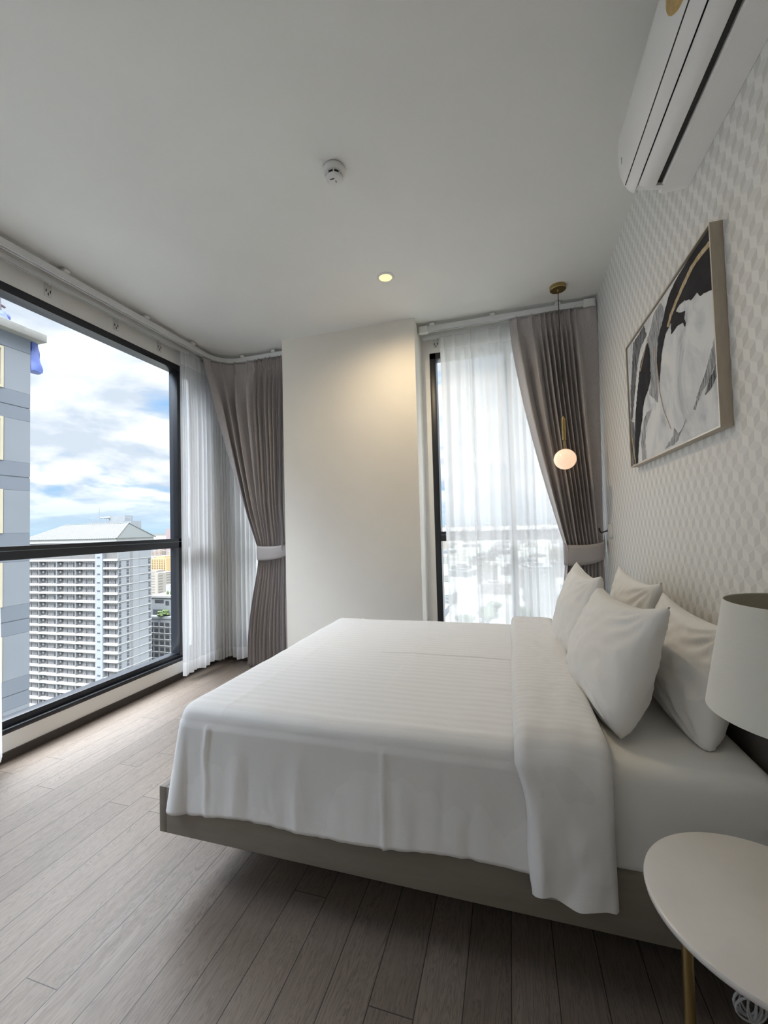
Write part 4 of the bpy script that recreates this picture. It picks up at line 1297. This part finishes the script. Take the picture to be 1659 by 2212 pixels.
# window unit: bars over dark glass, local origin at bottom right corner
def win_unit(wid, hgt, nb, name):
    b = MB()
    def q(u0, u1, v0, v1, z0, z1, mi):
        P = [ex * u + ey * v + Vector((0, 0, z_)) for z_ in (z0, z1) for (u, v) in ((u0, v0), (u1, v0), (u1, v1), (u0, v1))]
        b.add(P, [(0, 3, 2, 1), (4, 5, 6, 7), (0, 1, 5, 4), (1, 2, 6, 5), (2, 3, 7, 6), (3, 0, 4, 7)], mi)
    q(0, wid, .06, .10, 0, hgt, 1)
    s = wid / nb
    for i in range(nb + 1): q(i * s - .11, i * s + .11, 0, .058, 0, hgt, 0)
    q(0, wid, .0, .057, hgt * .70, hgt * .78, 0); q(0, wid, 0, .057, hgt - .12, hgt, 0)
    for i in range(nb):
        if (i * 7) % 3 != 1: q(i * s + .35, i * s + s - .30, .03, .059, .1, hgt * .66, 2)
    o = b.build(name, [M['win_frame'], M['win_dark'], M['curtain_behind']], None)
    return o
M['curtain_behind'] = ext('drawn_blind', (.55, .55, .58), .8, .25, .3)
groups = [(.35, 5.5, 5), (10.1, 6.6, 6), (19.4, 6.2, 6), (28.2, 6.0, 5), (36.8, 6.2, 6)]
protos = {}
for gi, (u0, wid, nb) in enumerate(groups):
    for k in range(20):
        key = (wid, nb)
        if key not in protos:
            o = win_unit(wid, 2.30, nb, 'window'); protos[key] = o
        else:
            o = protos[key].copy(); COL.objects.link(o)
        p = CO + ex * u0 + ey * 1.12 + Vector((0, 0, Z_F0 - (k + 1) * FZ + .63))
        o.parent = tw; o.matrix_parent_inverse = Matrix.Translation(tw.location).inverted(); o.location = p
for gi, (u0, wid) in enumerate([(17.0, 2.2), (26.1, 1.9), (34.4, 2.2)]):
    b = MB()
    for k in range(21):
        z = Z_F0 - (k + 1) * FZ + .62
        tb(b, u0 + .2, u0 + 1.0, .60, 1.2, z + .05 + 1.0, z + 1.75, 0); tb(b, u0 + wid - .22, u0 + wid, .05, 1.24, z, z + 2.3, 0)
    b.build('balcony_divider', M['side_blue'], tw)
side = None
for (v0, wid) in ((4.0, .95), (14.2, .9), (.6, .9)):
    for k in range(20):
        z = Z_F0 - (k + 1) * FZ + .75
        if side is None or side[0] != wid:
            b = MB(); 
            P = [ex * (-u_) + ey * v_ + Vector((0, 0, z_)) for z_ in (0, 1.9) for (u_, v_) in ((.02, 0), (.08, 0), (.08, wid), (.02, wid))]
            b.add(P, [(0, 3, 2, 1), (4, 5, 6, 7), (0, 1, 5, 4), (1, 2, 6, 5), (2, 3, 7, 6), (3, 0, 4, 7)], 0)
            P = [ex * (-u_) + ey * v_ + Vector((0, 0, z_)) for z_ in (.95, 1.05) for (u_, v_) in ((.081, 0), (.12, 0), (.12, wid), (.081, wid))]
            b.add(P, [(0, 3, 2, 1), (4, 5, 6, 7), (0, 1, 5, 4), (1, 2, 6, 5), (2, 3, 7, 6), (3, 0, 4, 7)], 1)
            o = b.build('side_window', [M['win_dark'], M['win_frame']], None); side = (wid, o)
        else:
            o = side[1].copy(); COL.objects.link(o)
        o.parent = tw; o.matrix_parent_inverse = Matrix.Translation(tw.location).inverted(); o.location = CO + ey * v0 + Vector((0, 0, z))
# roof
b = MB(); tb(b, -.7, TW, -1.0, TD + .7, -1.65, -.25); b.build('eaves_band', M['slab_white'], tw)
def T3(u, v, z): return tuple(CO + ex * u + ey * v + Vector((0, 0, z)))
e0, e1 = -.25, 5.35
b = MB()
A = T3(-1.2, -1.5, e0); B = T3(44, -1.5, e0); Cc = T3(44, TD + 1.2, e0); D_ = T3(-1.2, TD + 1.2, e0)
Ra = T3(2.6, 7.6, e1); Rb = T3(33.0, 7.6, e1)
b.add([A, B, Cc, D_, Ra, Rb], [(0, 4, 5, 1), (1, 5, 2), (2, 5, 4, 3), (3, 4, 0), (0, 1, 2, 3)])
b.build('roof', M['metal_roof'], tw)
b = MB()
Av, Bv, RaV, RbV = map(Vector, (A, B, Ra, Rb))
for i in range(44):
    q = (i + .5) / 44
    p0 = Av.lerp(Bv, q)
    # rib runs straight up the slope, stopped by the hip at each end
    u_ = -1.2 + 45.2 * q
    lim = 1.0
    if u_ < 2.6: lim = (u_ + 1.2) / 3.8
    if u_ > 33.0: lim = (44 - u_) / 11.0
    if lim < .06: continue
    p1 = p0 + (Vector(T3(u_, -1.5 + 9.1 * lim, e0 + 5.6 * lim)) - Vector(T3(u_, -1.5, e0)))
    b.tube([p0 + Vector((0, 0, .04)), p1 + Vector((0, 0, .04))], .12, 4, cap=False)
b.build('roof_ribs', M['roof_rib'], tw)
b = MB(); b.tube([Ra, A], .25, 6); b.tube([Ra, Rb], .2, 6); b.tube([Ra, D_], .25, 6); b.build('hip_caps', M['roof_rib'], tw)
b = MB(); tb(b, 3.0, 23.0, 9, 14, 0, 6.1); b.build('penthouse', M['equip'], tw)
b = MB(); tb(b, 6.0, 13.5, 9.2, 13, 6.1, 8.3); b.build('lift_house', M['equip'], tw)
b = MB(); tb(b, 25, 33.0, 8.5, 13, 3.0, 5.5); b.build('plant_room', [M['equip']], tw)
b = MB(); 
for u_ in (3.2, 5.6, 14.5, 17.5, 20.0, 22.8):
    p = Vector(T3(u_, 9.1, 6.1)); b.tube([p, p + Vector((0, 0, 1.4))], .05, 6)
b.tube([T3(13.6, 9.1, 7.5), T3(22.8, 9.1, 7.5)], .05, 6); b.tube([T3(3.2, 9.1, 7.5), T3(5.9, 9.1, 7.5)], .05, 6)
b.build('roof_railing', M['equip'], tw)
p = Vector(T3(19.0, 10, 6.1)); b = MB(); b.tube([p, p + Vector((0, 0, 5.6))], .09, 6); b.build('antenna_mast', M['equip'], tw)
b = MB()
for (u_, r_) in ((14.6, .8), (13.0, 1.0), (16.2, .6)):
    p = Vector(T3(u_ + .5, 8.8, 7.2)); 
    rows = [[tuple(p + Vector((r_ * s * math.cos(a), -.35 * (1 - s * s), .5 + r_ * s * math.sin(a) * .45))) for a in [2 * PI * j / 12 for j in range(12)]] for s in (.05, .4, .7, 1)]
    b.grid(rows, closeu=True)
b.build('satellite_dishes', M['slab_white'], tw)

# generic facade materials (windows as pattern) for the small far buildings
def mat_facade(name, wall, win, fx, fzv, wx=.5, wz=.5):
    wall = tuple(c * EXA * .75 for c in wall); win = tuple(c * EXA for c in win)
    m, t, b = base_mat(name, wall, .8)
    x, y, z = t.sep(t.coords())
    h = t.math('ADD', x, t.math('MULTIPLY', y, 1.0))
    a = t.math('LESS_THAN', t.math('FRACT', t.math('DIVIDE', h, fx)), wx)
    c = t.math('LESS_THAN', t.math('FRACT', t.math('DIVIDE', z, fzv)), wz)
    nz = t.sep(t.new('ShaderNodeNewGeometry').outputs['Normal'])[2]
    vert = t.math('LESS_THAN', t.math('ABSOLUTE', nz), .5)
    f = t.math('MULTIPLY', t.math('MULTIPLY', a, c), vert)
    t.put(b.inputs['Base Color'], t.mix(f, wall, win))
    return m
# grey mid-rise beyond the tower's right side, with window rows
def dirpt(dx, dy, dist): return (dx * dist, dy * dist)
M['mid'] = ext('pale_blue_grey_render', (.50, .54, .56), .8, .04, .1)
mx0, my0 = -158.0, 150.5
t = thing('office_block', (mx0, my0, GZ), 'pale grey mid-rise block with rows of small windows and roof terraces', 'building')
b = MB(); b.box(mx0, mx0 + 26, my0, my0 + 22, GZ, -37.0); b.build('lower_block', M['mid'], t)
b = MB(); b.box(mx0 - .3, mx0 + 26.3, my0 + 2.6, my0 + 22, -36.999, -28.2); b.build('upper_block', M['mid'], t)
b = MB(); b.box(mx0 - .5, mx0 + 26.5, my0 - .3, my0 + 2.5, -37.0, -36.1); b.build('terrace_parapet', M['mid'], t)
b = MB(); b.box(mx0 - .6, mx0 + 26.6, my0 + 2.2, my0 + 22.2, -28.199, -27.3); b.build('roof_slab', M['slab_white'], t)
b = MB(); b.box(mx0 + 2, mx0 + 24, my0 + 9, my0 + 20, -27.3, -23.4); b.build('roof_house', M['slab_white'], t)
proto = None
for r in range(8):
    for c in range(8):
        z = -40.4 - r * 2.75; u = mx0 + 1.2 + c * 3.05
        if proto is None:
            b = MB()
            b.box(0, 2.2, -.04, .0, 0, 1.7, 0); b.box(-.15, 2.35, -.5, -.041, -.25, -.05, 1)
            proto = b.build('window', [M['win_dark'], M['slab_white']], None); o = proto
        else:
            o = proto.copy(); COL.objects.link(o)
        o.parent = t; o.matrix_parent_inverse = Matrix.Translation(t.location).inverted(); o.location = (u, my0 - .001, z)
for (ua, ub, za, zb_) in ((8, 10, -31.5, -29.6), (13, 17.5, -30.6, -29.2), (19, 25, -31.5, -29.9), (1, 9, -35.8, -33.6), (12, 24, -35.8, -33.8), (2, 7, -30.6, -29.2)):
    b = MB(); b.box(mx0 + ua, mx0 + ub, my0 + 2.52, my0 + 2.599, za, zb_); b.build('terrace_window', M['win_dark'], t)

M['leaf'] = ext('foliage', (.17, .26, .07), .7, .4, .6)
M['leaf_dark'] = ext('street_tree_foliage', (.10, .17, .05), .7, .4, .3)
def tree(cx, cy, z0, r, h, seed, mat, label, group=None):
    rnd = random.Random(seed)
    t = thing('tree', (cx, cy, z0), label, 'tree', group)
    b = MB(); b.tube([(cx, cy, z0), (cx, cy, z0 + h)], r * .06, 6); b.build('trunk', M['rust_pipe'], t)
    b = MB()
    for i in range(14):
        a = rnd.uniform(0, 2 * PI); d_ = r * rnd.uniform(0, .7)
        px, py, pz = cx + d_ * math.cos(a), cy + d_ * math.sin(a), z0 + h + rnd.uniform(-.2, .35) * r
        rr = r * rnd.uniform(.3, .5)
        rows = []
        for k in range(1, 7):
            th = PI * k / 7
            rows.append([(px + rr * math.sin(th) * math.cos(j * .785) * (1 + .25 * rnd.uniform(-1, 1)), py + rr * math.sin(th) * math.sin(j * .785) * (1 + .25 * rnd.uniform(-1, 1)), pz + rr * .7 * math.cos(th)) for j in range(8)])
        b.grid(rows, closeu=True)
    b.build('crown', mat, t, smooth=True)
    return t
tree(mx0 + 9.0, my0 + .9, -36.9, 2.9, 2.2, 3, M['leaf'], 'bright green spreading tree on the terrace of the grey mid-rise block')
for i in range(8):
    b = MB(); cx = mx0 + 6 + i * 2.0; cy = my0 + 6
    b.lathe([(0, -27.28), (.5, -27.28), (.55, -26.6), (.25, -25.8 + .4 * (i % 3)), (0, -25.4 + .4 * (i % 3))], cx, cy, 8)
    tag(b.build('shrub', M['leaf'], None, smooth=True), 'small green shrub in the row on the roof terrace of the mid-rise block', 'shrub', 'roof terrace shrubs')

# yellow block with balconies, far behind
m_y = ext('yellow_render', (.80, .58, .30), .8, .05, .05)
cx, cy = -593.0, 596.0
t = thing('apartment_block', (cx, cy, GZ), 'yellow-orange apartment block with rows of balconies, far right in the large window', 'building')
b = MB(); b.box(cx - 22, cx + 11, cy, cy + 25, GZ, -44); b.box(cx - 12, cx + 6, cy + 2, cy + 20, -44, -40); b.build('wall', m_y, t)
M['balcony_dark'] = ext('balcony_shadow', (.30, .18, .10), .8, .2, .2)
proto = None
for r in range(12):
    for c in range(6):
        if proto is None:
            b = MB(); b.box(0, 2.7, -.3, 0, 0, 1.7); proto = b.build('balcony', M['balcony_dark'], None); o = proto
        else:
            o = proto.copy(); COL.objects.link(o)
        o.parent = t; o.matrix_parent_inverse = Matrix.Translation(t.location).inverted(); o.location = (cx - 20 + c * 5.2, cy - .001, -48 - r * 3.0)
# pink twin slab at the right edge
m_p = mat_facade('pink_render', (.62, .47, .47), (.45, .35, .38), 9, 4.0, .5, .45)
cx, cy = -1155.0, 1195.0
t = thing('office_tower', (cx, cy, GZ), 'pink stepped high-rise standing on the horizon at the right of the large window', 'building')
b = MB(); b.box(cx - 12, cx + 14, cy, cy + 40, GZ, 14); b.build('lower_shaft', m_p, t)
b = MB(); b.box(cx + 2, cx + 30, cy + 10, cy + 50, GZ, 32); b.build('upper_shaft', m_p, t)
b = MB(); b.box(cx + 31, cx + 52, cy + 10, cy + 50, GZ, 22); b.build('white_wing', M['slab_white'], t)

# low city: individual small blocks
walls = [(.74, .73, .70), (.66, .65, .62), (.78, .76, .72), (.58, .60, .62), (.70, .64, .55), (.62, .50, .44), (.50, .55, .60), (.72, .74, .76)]
cms = [mat_facade('far_facade', w, tuple(x * .45 for x in w), 7 + i, 3.6, .55, .5) for i, w in enumerate(walls)]
meshes = []
for i, m in enumerate(cms):
    b = MB(); hh = [9, 14, 22, 12, 30, 16, 11, 42][i]; wx_ = [26, 18, 22, 34, 20, 30, 40, 20][i]; wy_ = [20, 24, 18, 26, 22, 20, 30, 20][i]
    b.box(-wx_ / 2, wx_ / 2, -wy_ / 2, wy_ / 2, 0, hh)
    b.box(-wx_ / 4, wx_ / 8, -wy_ / 4, wy_ / 4, hh, hh + 3)
    o = b.build('city_building', m)
    meshes.append(o)
labels = ['low white building among the distant city blocks', 'small pale grey building among the distant city blocks', 'mid-height cream building in the distant city', 'wide bluish low building in the distant city',
          'tan mid-rise building in the distant city', 'reddish brown building in the distant city', 'wide blue-grey roofed building in the distant city', 'slim pale high-rise in the distant city']
rnd = random.Random(42)
used = set()
n_b = 0
placed = []
tries = 0
bx_cnt = 0
while n_b < 180 and tries < 6000:
    tries += 1
    wedge = rnd.random()
    if wedge < .55: th = math.atan2(1, rnd.uniform(-1.12, -.80))       # large window, right part
    else: th = math.atan2(1, rnd.uniform(-.26, .16))                    # right window
    d_ = 260 * math.exp(rnd.random() * 2.75)
    if wedge < .55 and d_ < 420: continue
    px, py = d_ * math.cos(th), d_ * math.sin(th)
    i = rnd.randrange(8)
    if i == 7 and rnd.random() < .6: continue
    s = 1 + d_ / 2600
    if any((px - a) ** 2 + (py - c) ** 2 < (r_ + 27 * s) ** 2 for a, c, r_ in placed): continue
    if (px + 593) ** 2 + (py - 600) ** 2 < 50 ** 2 or (px + 1110) ** 2 + (py - 1210) ** 2 < 75 ** 2: continue
    if i in used: o = meshes[i].copy(); COL.objects.link(o)
    else: o = meshes[i]; used.add(i)
    o.location = (px, py, GZ); o.rotation_euler = (0, 0, rnd.choice([0, .2, -.15, .35, 1.57, 1.2]))
    o.scale = (s, s, rnd.uniform(.7, 1.2) * (.8 + d_ / 4000))
    tag(o, labels[i], 'building', 'distant city: ' + labels[i])
    placed.append((px, py, 27 * s)); n_b += 1
for i, o in enumerate(meshes):
    if i not in used: bpy.data.objects.remove(o)
for i in range(60):
    a = rnd.uniform(-.98, -.86) if i < 20 else rnd.uniform(-.24, .05)
    d_ = rnd.uniform(230, 420) if i >= 20 else rnd.uniform(420, 560)
    th = math.atan2(1, a)
    if any((d_ * math.cos(th) - p_) ** 2 + (d_ * math.sin(th) - q_) ** 2 < (r_ + 13) ** 2 for p_, q_, r_ in placed): continue
    placed.append((d_ * math.cos(th), d_ * math.sin(th), 13))
    tree(d_ * math.cos(th), d_ * math.sin(th), GZ, rnd.uniform(7, 11), 9, i + 50, M['leaf_dark'], 'dark green street tree between the distant low buildings', 'street trees far below')
